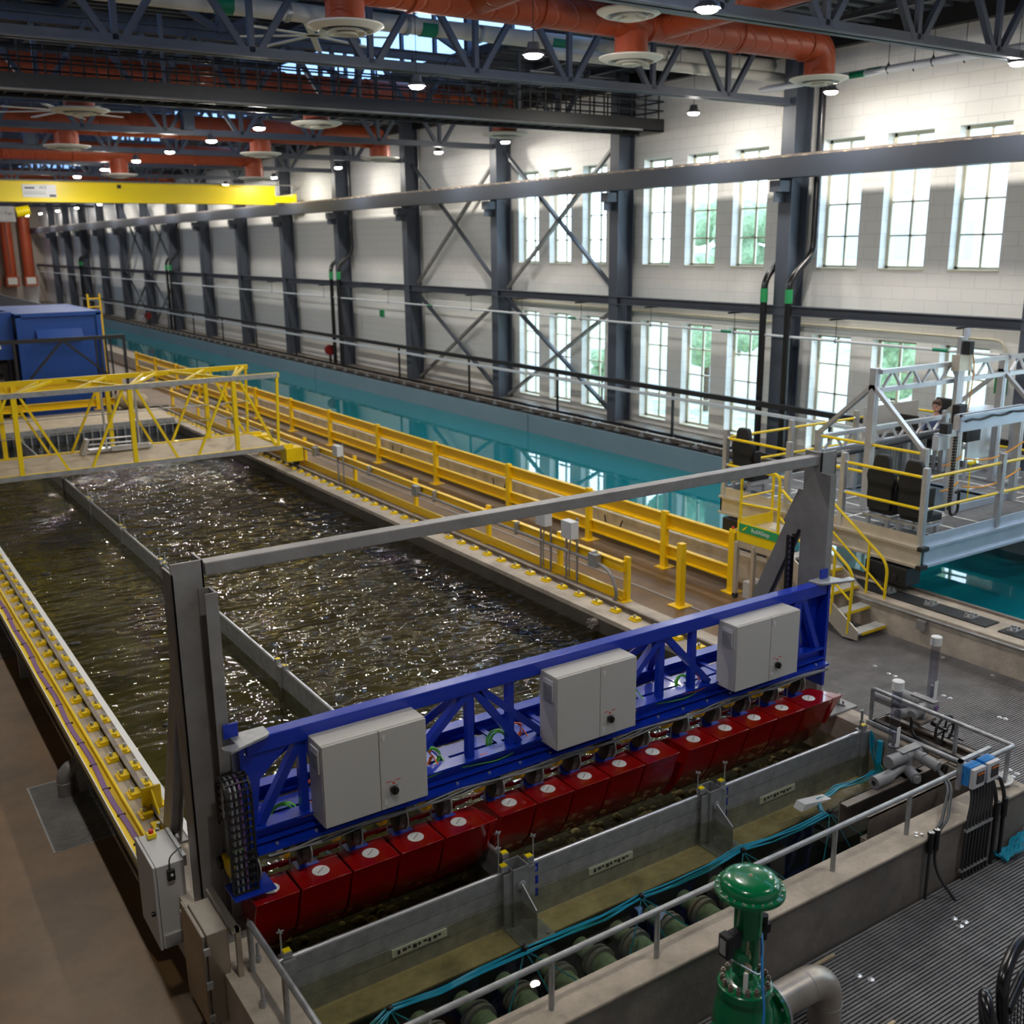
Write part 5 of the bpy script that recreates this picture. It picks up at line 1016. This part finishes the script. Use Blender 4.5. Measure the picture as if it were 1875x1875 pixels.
# desk area
dsk = T('desk', 'dark control desk on the far side of the carriage', 'desk', (19.2, 13.5, ZD2)); MB().box(18.6, 19.5, 13.1, 14.0, 2.08, 2.12).to('top', 'black', dsk, smooth=False)
for x in (18.65, 19.45):
    for y in (13.15, 13.95): MB().box(x-.03, x+.03, y-.03, y+.03, ZD2, 2.08).to('leg', 'alu', dsk, smooth=False)
mo = T('computer_monitor', 'black computer monitor on the carriage control desk', 'monitor', (18.8, 13.4, 2.12)); MB().box(18.78, 18.82, 13.15, 13.68, 2.24, 2.62).to('screen', 'black', mo, bev=.01); MB().box(18.72, 18.9, 13.3, 13.5, 2.12, 2.14).cyl((18.8, 13.42, 2.14), (18.8, 13.42, 2.3), .025, 8).to('stand', 'black', mo)
wb2 = T('white_panel', 'pale upright panel behind the person on the carriage', 'panel', (18.9, 14.0, ZD2)); MB().box(18.2, 20.0, 14.02, 14.06, ZD2, 2.75).to('panel', 'gray_cab', wb2, smooth=False)
oc = T('office_chair', 'black high-back chair behind the person', 'chair', (20.05, 13.4, ZD2)); MB().box(20.06, 20.14, 13.18, 13.66, 2.0, 2.85).to('backrest', 'rubber', oc, bev=.03); MB().box(19.6, 20.06, 13.18, 13.66, 1.84, 1.92).to('seat', 'rubber', oc, bev=.03); MB().cyl((19.85, 13.42, ZD2+.05), (19.85, 13.42, 1.85), .03, 8).to('column', 'black', oc)
MB().beam((19.6, 13.42, ZD2+.04), (20.1, 13.42, ZD2+.04), .05, .04).beam((19.85, 13.17, ZD2+.04), (19.85, 13.67, ZD2+.04), .05, .04).to('base', 'black', oc)
gc = T('rack_cabinet', 'gray rack cabinet at the right of the carriage', 'cabinet', (19.6, 11.0, ZD2)); MB().box(19.2, 19.9, 10.2, 10.9, ZD2, 2.5).to('body', 'galv_gray', gc, smooth=False, bev=.01); MB().box(19.25, 19.85, 10.19, 10.2, 1.5, 2.4).to('door', 'actuator', gc)
cu = T('curtain_panel', 'ribbed pale panel at the back of the carriage well', 'panel', (18, 13.1, ZD2)); m = MB()
for i in range(24): m.cyl((16.7+i*.1, 13.1, ZD2), (16.7+i*.1, 13.1, 2.2), .045, 8)
m.to('ribs', 'galv', cu)
tbl = T('side_table', 'light aluminum table with rounded top near the person', 'table', (19.9, 12.3, ZD2)); MB().box(19.0, 20.1, 12.1, 12.5, 2.78, 2.82).box(19.05, 19.1, 12.15, 12.2, ZD2, 2.78).box(20.0, 20.05, 12.15, 12.2, ZD2, 2.78).box(19.1, 20.0, 12.2, 12.23, 1.8, 2.75).to('table', 'alu', tbl, smooth=False)

# person (seated, looking down to the left)
def skin(name, verts, edges, root, mtl, par, sub=2):
    me = bpy.data.meshes.new(name); o0 = WL[par.name]; me.from_pydata([tuple(Vector(v[:3])-o0) for v in verts], edges, []); ob = bpy.data.objects.new(name, me); COL.objects.link(ob); ob.parent = par; WL[ob.name] = o0
    md = ob.modifiers.new('skin', 'SKIN'); 
    if not me.skin_vertices: me.attributes.new
    bm = bmesh.new(); bm.from_mesh(me); ly = bm.verts.layers.skin.verify(); bm.verts.ensure_lookup_table()
    for i, v in enumerate(bm.verts): v[ly].radius = (verts[i][3], verts[i][4] if len(verts[i]) > 4 else verts[i][3]); v[ly].use_root = (i == root)
    bm.to_mesh(me); bm.free(); s = ob.modifiers.new('sub', 'SUBSURF'); s.levels = sub; s.render_levels = sub; me.materials.append(MT[mtl])
    md.use_smooth_shade = True
    return ob
px, py, pz = 19.88, 13.42, 1.98
pe = T('person', 'person in a blue shirt seated at the carriage desk, looking down', 'person', (px, py, ZD2))
B = [(px, py, pz, .13, .15), (px-.02, py, pz+.2, .12, .15), (px-.05, py, pz+.40, .12, .17), (px-.07, py, pz+.52, .06), (px-.09, py, pz+.60, .052),
     (px-.06, py-.19, pz+.44, .06), (px-.16, py-.25, pz+.20, .045), (px-.42, py-.18, pz+.16, .034), (px-.50, py-.15, pz+.16, .03),
     (px-.06, py+.19, pz+.44, .06), (px-.16, py+.25, pz+.20, .045), (px-.42, py+.18, pz+.16, .034), (px-.50, py+.15, pz+.16, .03),
     (px-.08, py-.1, pz-.02, .085), (px-.46, py-.13, pz, .06), (px-.46, py-.13, pz-.40, .045), (px-.46, py-.13, pz-.52, .035), (px-.60, py-.13, pz-.53, .03),
     (px-.08, py+.1, pz-.02, .085), (px-.46, py+.13, pz, .06), (px-.46, py+.13, pz-.40, .045), (px-.46, py+.13, pz-.52, .035), (px-.60, py+.13, pz-.53, .03)]
skin('body', B, [(0, 1), (1, 2), (2, 3), (3, 4), (2, 5), (5, 6), (6, 7), (7, 8), (2, 9), (9, 10), (10, 11), (11, 12), (0, 13), (13, 14), (14, 15), (15, 16), (16, 17), (0, 18), (18, 19), (19, 20), (20, 21), (21, 22)], 0, 'skin', pe)
S = [(px, py, pz+.02, .145, .165), (px-.02, py, pz+.2, .135, .165), (px-.05, py, pz+.40, .13, .18), (px-.07, py, pz+.49, .085, .10), (px-.06, py-.2, pz+.44, .075), (px-.16, py-.26, pz+.20, .06), (px-.32, py-.215, pz+.17, .05), (px-.06, py+.2, pz+.44, .075), (px-.16, py+.26, pz+.20, .06), (px-.32, py+.215, pz+.17, .05)]
skin('shirt', S, [(0, 1), (1, 2), (2, 3), (2, 4), (4, 5), (5, 6), (2, 7), (7, 8), (8, 9)], 0, 'shirt', pe)
Tr = [(px, py, pz-.02, .15, .165), (px-.1, py-.1, pz-.02, .1), (px-.46, py-.13, pz, .075), (px-.46, py-.13, pz-.44, .06), (px-.1, py+.1, pz-.02, .1), (px-.46, py+.13, pz, .075), (px-.46, py+.13, pz-.44, .06)]
skin('trousers', Tr, [(0, 1), (1, 2), (2, 3), (0, 4), (4, 5), (5, 6)], 0, 'trousers', pe)
hx, hy, hz = px-.13, py-.02, pz+.73
hd = MB().ball((hx, hy, hz), .105, .95, .82, 1.18, n=16).ball((hx-.05, hy-.02, hz-.07), .06, .9, .9, .9, n=10).ball((hx-.10, hy-.035, hz-.02), .018, 1, .8, 1.3, n=6).ball((hx+.01, hy-.088, hz-.01), .025, .7, .4, 1.2, n=6).ball((hx+.01, hy+.088, hz-.01), .025, .7, .4, 1.2, n=6).ball((hx-.085, hy-.05, hz-.075), .02, .6, 1.4, .4, n=6)
for k in range(4):
    for s in (-1, 1): hd.tube([(px-.50, py+s*.15+(k-1.5)*.018, pz+.16), (px-.56, py+s*.15+(k-1.5)*.02, pz+.165), (px-.60, py+s*.15+(k-1.5)*.02, pz+.145)], .009, 6)
for s in (-1, 1): hd.tube([(px-.49, py+s*.11, pz+.16), (px-.53, py+s*.095, pz+.16)], .01, 6)
hd.to('head', 'skin', pe)
for s in (-.045, .028): MB().ball((hx-.088, hy-.012+s, hz+.005), .011, n=6).to('eye', 'black', pe); MB().beam((hx-.095, hy-.012+s-.02, hz+.028), (hx-.095, hy-.012+s+.02, hz+.028), .01, .008).to('eyebrow', 'hair', pe)
MB().ball((hx+.02, hy+.004, hz+.035), .112, 1.0, .88, 1.08, n=14).ball((hx-.05, hy-.01, hz+.10), .06, 1, 1.2, .5, n=8).to('hair', 'hair', pe)

# ------------------------------------------------------------------ sluice actuators in the right corner
def ibx(x0, x1, y, z0, z1, w=.3): return MB().box(x0, x1, y-w/2, y-w/2+.012, z0, z1).box(x0, x1, y+w/2-.012, y+w/2, z0, z1).box(x0, x1, y-w/2, y-w/2+.1, z1-.012, z1).box(x0, x1, y+w/2-.1, y+w/2, z1-.012, z1).box(x0, x1, y-w/2, y-w/2+.09, z0, z0+.012)
f1 = T('gate_frame', 'brown steel channel frame across the sump near the front handrail', 'frame', (8.6, 5.83, -.4))
ibx(7.86, 9.55, 5.83, .46, .72, .36).to('channel', 'brown_steel', f1, smooth=False)
for x in (7.9, 8.75, 9.35): MB().box(x-.06, x+.06, 5.66, 5.68, -.5, .46).box(x-.06, x-.045, 5.6, 5.72, -.5, .46).to('leg', 'brown_steel', f1, smooth=False)
f2 = T('gate_frame', 'brown steel channel frame along the right basin wall', 'frame', (9.8, 6.4, .3))
MB().box(9.66, 9.68, 5.75, 7.02, .42, .72).box(9.66, 9.74, 5.75, 7.02, .70, .72).box(9.96, 9.98, 5.75, 7.02, .42, .72).box(9.90, 9.98, 5.75, 7.02, .70, .72).box(9.66, 9.98, 7.0, 7.02, .42, .72).to('channel', 'brown_steel', f2, smooth=False)
MB().box(9.56, 9.64, 6.6, 6.95, -.5, .6).to('leg', 'brown_steel', f2, smooth=False)
def actuator(ox, oy, oz, ang, lab, big):
    # built along local X then turned about Z
    c, s = math.cos(ang), math.sin(ang)
    def P(x, y, z): return (ox+x*c-y*s, oy+x*s+y*c, oz+z)
    a = T('valve_actuator', lab, 'actuator', (ox, oy, oz), 'gray electric actuators')
    ax = (c, s, 0); ay = (-s, c, 0)
    MB().cyl(P(-.30, 0, .16), P(.02, 0, .16), .068, 24).lathe([(.068, 0), (.074, .01), (.074, .03), (.068, .04)], P(-.06, 0, .16), ax, 24).to('control_housing', 'actuator', a)
    MB().cyl(P(.02, 0, .16), P(.2, 0, .16), .06, 20).cyl(P(0, 0, -.02), P(0, 0, .16), .065, 20).to('gear_housing', 'actuator', a)
    xs = sorted((P(-.12, -.05, 0)[0], P(.2, .05, 0)[0])); ys = sorted((P(-.12, -.05, 0)[1], P(.2, .05, 0)[1])); MB().box(xs[0], xs[1], ys[0], ys[1], oz+.225, oz+.235).to('cover_plate', 'galv_gray', a, bev=.004)
    MB().cyl(P(.1, .0, .16), P(.11, -.31, .12), .056, 20).cyl(P(.1, -.12, .15), P(.1, -.15, .148), .062, 20).to('terminal_housing', 'actuator', a)
    MB().cyl(P(-.58, -.05, .04), P(-.32, -.05, .04), .066, 22).cyl(P(-.32, -.05, .04), P(0, 0, .05), .05, 18).to('motor', 'actuator', a)
    MB().box(*[v for v in (P(-.585, 0, 0)[0]-.006, P(-.585, 0, 0)[0]+.006, P(-.58, -.05, 0)[1]-.02, P(-.58, -.05, 0)[1]+.02, oz+.02, oz+.06)]).to('motor_socket', 'black', a)
    MB().cyl(P(-.05, -.08, .03), P(-.12, -.22, .02), .06, 18).cyl(P(-.12, -.22, .02), P(-.14, -.25, .02), .04, 14).to('gear_cover', 'actuator', a)
    MB().box(ox-.15, ox+.15, oy-.12, oy+.12, oz-.06, oz-.02).to('base', 'brown_steel', a, bev=.004)
    return a, P
a1, P1 = actuator(8.95, 6.05, .74, 0, 'gray electric valve actuator on the front sump frame', 1)
a2, P2 = actuator(9.97, 6.62, .86, -PI/2, 'gray electric valve actuator with handwheel on the right wall frame', 1)
hw = T('handwheel', 'black handwheel with crank on the farther actuator', 'wheel', (9.91, 6.25, .84))
MB().tube([(9.91+.165*math.cos(t), 6.25, .84+.165*math.sin(t)) for t in [2*PI*k/28 for k in range(29)]], .016, 8).beam((9.75, 6.25, .80), (10.05, 6.25, .88), .012, .02).beam((9.88, 6.25, .70), (9.94, 6.25, .98), .012, .02, (0, 1, 0)).to('rim', 'black', hw); MB().cyl((9.91, 6.22, .84), (9.92, 6.42, .85), .025, 12).to('hub', 'black_gloss', hw); MB().cyl((10.0, 6.25, .76), (10.02, 6.08, .74), .01, 8).to('crank', 'black', hw)
mk = MB().cyl((9.97, 6.405, 1.02), (9.97, 6.42, 1.02), .03, 12).to('indicator', 'purple', None); tag(mk, 'small purple glowing indicator on the farther actuator end', 'indicator')
for i, (x, y, z0, z1) in enumerate(((8.92, 6.2, .94, 1.70), (10.16, 6.62, 1.0, 1.78))):
    t = T('clear_tube', ('clear plastic stem cover tube with white cap on the front actuator', 'clear plastic stem cover tube with white cap on the farther actuator')[i], 'tube', (x, y, z0), 'clear tubes with white caps')
    m = MB(); nn = 20; vs = [(x+.052*math.cos(2*PI*k/nn), y+.052*math.sin(2*PI*k/nn), z) for z in (z0, z1-.1) for k in range(nn)]; m._add(vs, [(k, (k+1) % nn, nn+(k+1) % nn, nn+k) for k in range(nn)]); m.to('tube', 'tube_clear', t)
    MB().lathe([(.056, -.1), (.062, -.1), (.062, -.004), (.056, 0), (.001, 0)], (x, y, z1), n=20).to('cap', 'white', t); MB().cyl((x, y, z0), (x, y, z0+.18), .018, 10).to('stem', 'galv', t)
    MB().box(x-.03, x+.03, y-.056, y-.054, z0+.02, z0+.25).to('label', 'white', t, smooth=False)
    MB().cyl((x, y, z0-.12), (x, y, z0+.02), .05, 14).to('collar', 'galv_gray', t)
# flexible conduits from actuators
tag(MB().tube(rp([(9.05, 5.74, .82), (8.9, 5.5, .8), (8.35, 5.2, .72), (8.15, 5.16, .69), (8.14, 5.16, .3), (8.14, 5.16, 0)], .25), .016, 8).to('flexible_conduit', 'conduit_dark'), 'left of two dark conduits draping over the front wall', 'conduit')
tag(MB().tube(rp([(9.07, 5.74, .82), (8.95, 5.5, .8), (8.45, 5.2, .72), (8.24, 5.16, .69), (8.22, 5.16, .3), (8.36, 4.98, 0)], .25), .016, 8).to('flexible_conduit', 'conduit_dark'), 'right of two dark conduits draping over the front wall', 'conduit')
for i, x in enumerate((8.14, 8.23)): tag(MB().cyl((x, 5.16, .5), (x, 5.16, .69), .03, 12).lathe([(.03, 0), (.036, .01), (.036, .03), (.03, .04)], (x, 5.16, .68), n=10).to('conduit_fitting', 'black_gloss'), '%s black fitting of the conduit pair on the front wall' % ('left', 'right')[i], 'fitting')
tag(MB().tube(rp([(9.68, 6.52, .97), (9.66, 6.5, .75), (9.62, 6.1, .72), (9.6, 5.75, .74)], .2), .018, 8).to('flexible_conduit', 'black'), 'black conduit dropping from the farther actuator', 'conduit')
# blue transmitters
for i, x in enumerate((8.80, 9.04)):
    t = T('flow_transmitter', '%s of two blue and gray transmitter boxes clamped on the handrail' % ('left', 'right')[i], 'transmitter', (x+.09, 5.28, .93), 'blue transmitter boxes')
    MB().box(x, x+.19, 5.24, 5.33, .94, 1.15).to('case', 'blue_light', t, bev=.008); f_ = MB().box(x+.005, x+.20, 5.19, 5.238, .93, 1.14).to('face', 'white_cab', t, bev=.008)
    MB().box(x+.055, x+.175, 5.184, 5.19, .98, 1.10).to('screen', 'screen', f_, smooth=False); MB().box(x+.06, x+.17, 5.181, 5.184, 1.075, 1.09).to('stripe', 'sign_orange', f_, smooth=False)
tag(MB().box(8.74, 8.78, 5.3, 5.34, .9, 1.22).box(8.74, 9.25, 5.3, 5.34, 1.19, 1.22).to('mounting_strut', 'galv', smooth=False), 'gray strut bracket holding the two blue transmitters', 'bracket')
for i in range(8):
    x = 8.72+i*.056; xt = 8.83+i*.05
    tag(MB().tube(rp([(xt, 5.22, .93), (xt, 5.2, .8), (x+.02, 5.17, .6), (x, 5.155, .5), (x-.01, 5.155, .1), (x+.01, 5.15, -.02)], .15), .015, 8).to('flexible_conduit', 'conduit_dark'), 'dark conduit in the row below the blue transmitters, %s from the left' % ORD[i], 'conduit', 'conduits below the transmitters')
for i, (x, zt) in enumerate(((9.2, .72), (9.34, .72))):
    tag(MB().tube(rp([(9.15+i*.06, 5.22, .93), (9.2+i*.12, 5.22, .9), (x, 5.16, .72), (x, 5.15, .3), (x, 5.15, 0)], .12), .02, 8).cyl((x, 5.15, .5), (x, 5.15, .7), .032, 12).to('flexible_conduit', 'black'), 'thick black fitted conduit, %s right of the conduit row' % ORD[i], 'conduit', 'thick fitted conduits')
tag(MB().box(8.7, 9.14, 5.14, 5.18, .52, .545).box(8.68, 9.12, 5.14, 5.18, .08, .105).to('conduit_strap', 'galv', smooth=False), 'metal straps holding the row of conduits on the wall', 'strap')
m = MB(); rr = random.Random(4)
for k in range(6): R = .10+.02*k*.6; m.tube([(9.64+R*1.1*math.cos(t)+rr.random()*.006, 5.42+R*math.sin(t)*.8, WT+.015+.006*k) for t in [2*PI*j/24 for j in range(25)]], .007, 5)
m.tube(rp([(9.72, 5.3, WT+.02), (9.9, 5.12, .6), (10.0, 5.05, .4), (9.85, 5.0, .3), (10.3, 4.9, .05)], .1), .007, 5); tag(m.to('cable_coil', 'white'), 'coiled white cable lying on the right corner of the basin wall', 'cable')
bc = MB(); rr = random.Random(9)
for k in range(9): bc.tube([(9.3+.1*j+rr.random()*.02, 5.1+(k-4)*.014+.03*math.sin(j*2+k), .03+.045*j*.6+rr.random()*.03) for j in range(9)], .018, 6)
tag(bc.to('hose_wrap', 'blanket'), 'bright blue wrapped hose bundle lying at the foot of the front wall', 'hose')
for i, (x, y) in enumerate(((8.06, 5.26), (8.1, 5.29), (8.13, 5.25))): tag(MB().cyl((x, y, WT+.003), (x, y, WT+.02), .016, 6).to('hex_nut', 'alu'), ('leftmost', 'middle', 'rightmost')[i]+' of three loose nuts beside a front handrail post', 'nut', 'loose nuts on the wall')

# ------------------------------------------------------------------ green control valve
VX, VY = 5.10, 4.62
gv = T('control_valve', 'tall glossy green control valve with domed actuator in front of the basin', 'valve', (VX, VY, 0))
MB().lathe([(.0, 1.700), (.15, 1.698), (.235, 1.69), (.28, 1.674), (.302, 1.648), (.306, 1.61), (.355, 1.605), (.355, 1.575), (.24, 1.57), (.16, 1.54), (.0, 1.54)], (VX, VY, 0), n=48).to('diaphragm_dome', 'green', gv)
MB().cyl((VX, VY, 1.695), (VX, VY, 1.71), .014, 8).lathe([(.016, 1.699), (.024, 1.70), (.016, 1.704)], (VX, VY, 0), n=12).to('vent_plug', 'tan', gv)
for k in range(22): a = 2*PI*k/22; MB().cyl((VX+.33*math.cos(a), VY+.33*math.sin(a), 1.6), (VX+.33*math.cos(a), VY+.33*math.sin(a), 1.617), .013, 6).to('bolt', 'galv', gv)
MB().cyl((VX, VY, 1.22), (VX, VY, 1.56), .145, 36).to('spring_barrel', 'green', gv)
MB().prism([(VX-.145, .9), (VX-.13, 1.3), (VX-.05, 1.3), (VX-.06, 1.0), (VX-.05, .9)], 'y', VY-.05, VY+.06).prism([(VX+.145, .9), (VX+.13, 1.3), (VX+.05, 1.3), (VX+.06, 1.0), (VX+.05, .9)], 'y', VY-.05, VY+.06).to('yoke', 'green', gv, bev=.01)
MB().cyl((VX, VY, .86), (VX, VY, 1.3), .02, 10).lathe([(.02, 1.0), (.045, 1.0), (.045, 1.05), (.02, 1.06)], (VX, VY, 0), n=8).lathe([(.07, .87), (.07, .92), (.04, .95)], (VX, VY, 0), n=6).to('stem', 'tan', gv)
MB().lathe([(.275, .72), (.285, .73), (.285, .79), (.27, .80), (.13, .805), (.09, .85), (.085, .9), (.001, .9)], (VX, VY, 0), n=40).to('bonnet_flange', 'green', gv)
for k in range(16): a = 2*PI*k/16+.1; MB().cyl((VX+.235*math.cos(a), VY+.235*math.sin(a), .8), (VX+.235*math.cos(a), VY+.235*math.sin(a), .845), .028, 6).cyl((VX+.235*math.cos(a), VY+.235*math.sin(a), .845), (VX+.235*math.cos(a), VY+.235*math.sin(a), .86), .015, 8).to('stud_nut', 'brown_steel', gv)
MB().lathe([(.0, .05), (.16, .1), (.29, .28), (.33, .45), (.30, .62), (.255, .70), (.255, .73), (.0, .73)], (VX, VY, 0), n=40).to('body', 'green', gv); MB().cyl((VX, VY, .42), (VX+.38, VY, .42), .165, 32).cyl((VX, VY, .42), (VX-.44, VY, .30), .16, 28).to('nozzle', 'green', gv)
MB().lathe([(.0, .36), (.215, .36), (.215, .40), (.0, .40)], (VX, VY, .42), (1, 0, 0), 36).to('outlet_flange', 'green', gv); MB().lathe([(.0, .405), (.218, .405), (.218, .435), (.0, .435)], (VX, VY, .42), (1, 0, 0), 36).to('pipe_flange', 'galv', gv)
MB().lathe([(.0, .44), (.2, .44), (.2, .48), (.0, .48)], (VX, VY, .34), (-1, 0, -.2), 32).lathe([(.0, .40), (.195, .40), (.195, .435), (.0, .435)], (VX, VY, .34), (-1, 0, -.2), 32).to('inlet_flange', 'stainless', gv)
for k in range(10): a = 2*PI*k/10; MB().cyl((VX-.5, VY+.165*math.cos(a), .26+.165*math.sin(a)), (VX-.40, VY+.165*math.cos(a), .26+.165*math.sin(a)), .016, 6).cyl((VX+.34, VY+.19*math.cos(a), .42+.19*math.sin(a)), (VX+.46, VY+.19*math.cos(a), .42+.19*math.sin(a)), .014, 6).to('flange_bolt', 'galv', gv)
ps = MB().box(VX-.36, VX-.26, VY-.08, VY+.06, 1.12, 1.30).box(VX-.26, VX-.14, VY-.06, VY+.04, 1.16, 1.30).to('positioner', 'black', gv, bev=.008); MB().box(VX-.365, VX-.36, VY-.05, VY+.03, 1.15, 1.27).to('gauge_face', 'galv', ps)
MB().prism([(VX-.24, 1.1), (VX-.24, 1.14), (VX-.06, 1.08), (VX-.06, 1.02)], 'y', VY-.1, VY-.06).to('bracket', 'green', gv)
MB().cyl((VX+.18, VY-.05, 1.14), (VX+.18, VY-.05, 1.34), .042, 14).box(VX+.12, VX+.23, VY-.1, VY, 1.20, 1.27).cyl((VX+.24, VY-.05, 1.23), (VX+.26, VY-.05, 1.23), .03, 10).to('air_regulator', 'black_gloss', gv)
MB().tube(rp([(VX+.19, VY-.05, 1.14), (VX+.19, VY-.06, .98), (VX+.02, VY-.18, .92), (VX-.28, VY-.04, 1.1)], .06), .007, 6).to('air_line', 'alu', gv)
MB().tube(rp([(VX+.13, VY-.07, 1.22), (VX+.0, VY-.2, 1.18), (VX-.08, VY-.3, .95), (VX-.1, VY-.38, .7), (VX-.22, VY-.4, .45), (VX-.24, VY-.45, .1)], .2), .014, 8).to('air_hose', 'blue_light', gv)
MB().box(VX-.16, VX-.13, VY-.16, VY-.12, .81, .98).to('tag_plate', 'white', gv)
for ch in gv.children_recursive:
    nx = ch.name.split('.')[0] in ('outlet_flange', 'pipe_flange', 'inlet_flange', 'flange_bolt', 'nozzle')
    ch.data.transform(Matrix.Diagonal((1 if ch.name.startswith('inlet') else .72, 1 if nx else .72, 1, 1)))
ep = T('elbow_pipe', 'wide dull stainless elbow pipe leaving the green valve', 'pipe', (5.9, VY, 0))
MB().tube(rp([(VX+.3, VY, .44), (6.05, VY, .44), (6.05, VY, -.15)], .27, 12), .135, 28).to('pipe', 'stainless_dull', ep)
MB().lathe([(.135, -.005), (.139, 0), (.135, .005)], (5.79, VY, .44), (1, 0, 0), 28).lathe([(.135, -.005), (.139, 0), (.135, .005)], (6.05, VY, .18), n=28).to('weld_seam', 'galv', ep)
tag(MB().box(5.45, 6.5, VY-.36, VY-.33, 0.002, .02).to('cutout_trim', 'tan', smooth=False), 'tan edge strip of the grating opening around the elbow pipe', 'trim')
tag(MB().box(6.25, 6.75, 5.08, 5.11, .003, .022).to('wood_strip', 'tan', smooth=False), 'small wooden strip on the grating by the stained front wall', 'strip')
# black tubular basket rack
bk = T('tubular_rack', 'black glossy tubular rack at the lower right corner', 'rack', (6.5, 3.4, .5))
MB().tube(rp([(6.16, 3.0, .2), (6.2, 3.36, .88), (6.34, 3.48, .93), (6.36, 3.4, .25)], .1, 8), .046, 14).to('front_tube', 'black_gloss', bk)
MB().tube(rp([(6.42, 3.30, .2), (6.45, 3.42, .98), (6.75, 3.52, 1.07), (7.4, 3.6, 1.07)], .14, 8), .046, 14).tube(rp([(6.45, 3.36, .78), (6.8, 3.46, .85), (7.4, 3.55, .85)], .1, 6), .04, 12).to('rear_tube', 'black_gloss', bk)
m = MB()
for i in range(8): m.cyl((6.62+i*.06, 3.38+i*.01, .2), (6.62+i*.06, 3.42+i*.01, .72), .006, 5)
for i in range(9): m.cyl((6.55, 3.40, .25+i*.055), (7.2, 3.47, .25+i*.055), .005, 5)
m.to('wire_mesh', 'black', bk); MB().box(6.1, 7.3, 2.9, 3.5, .0, .06).to('base', 'black', bk)
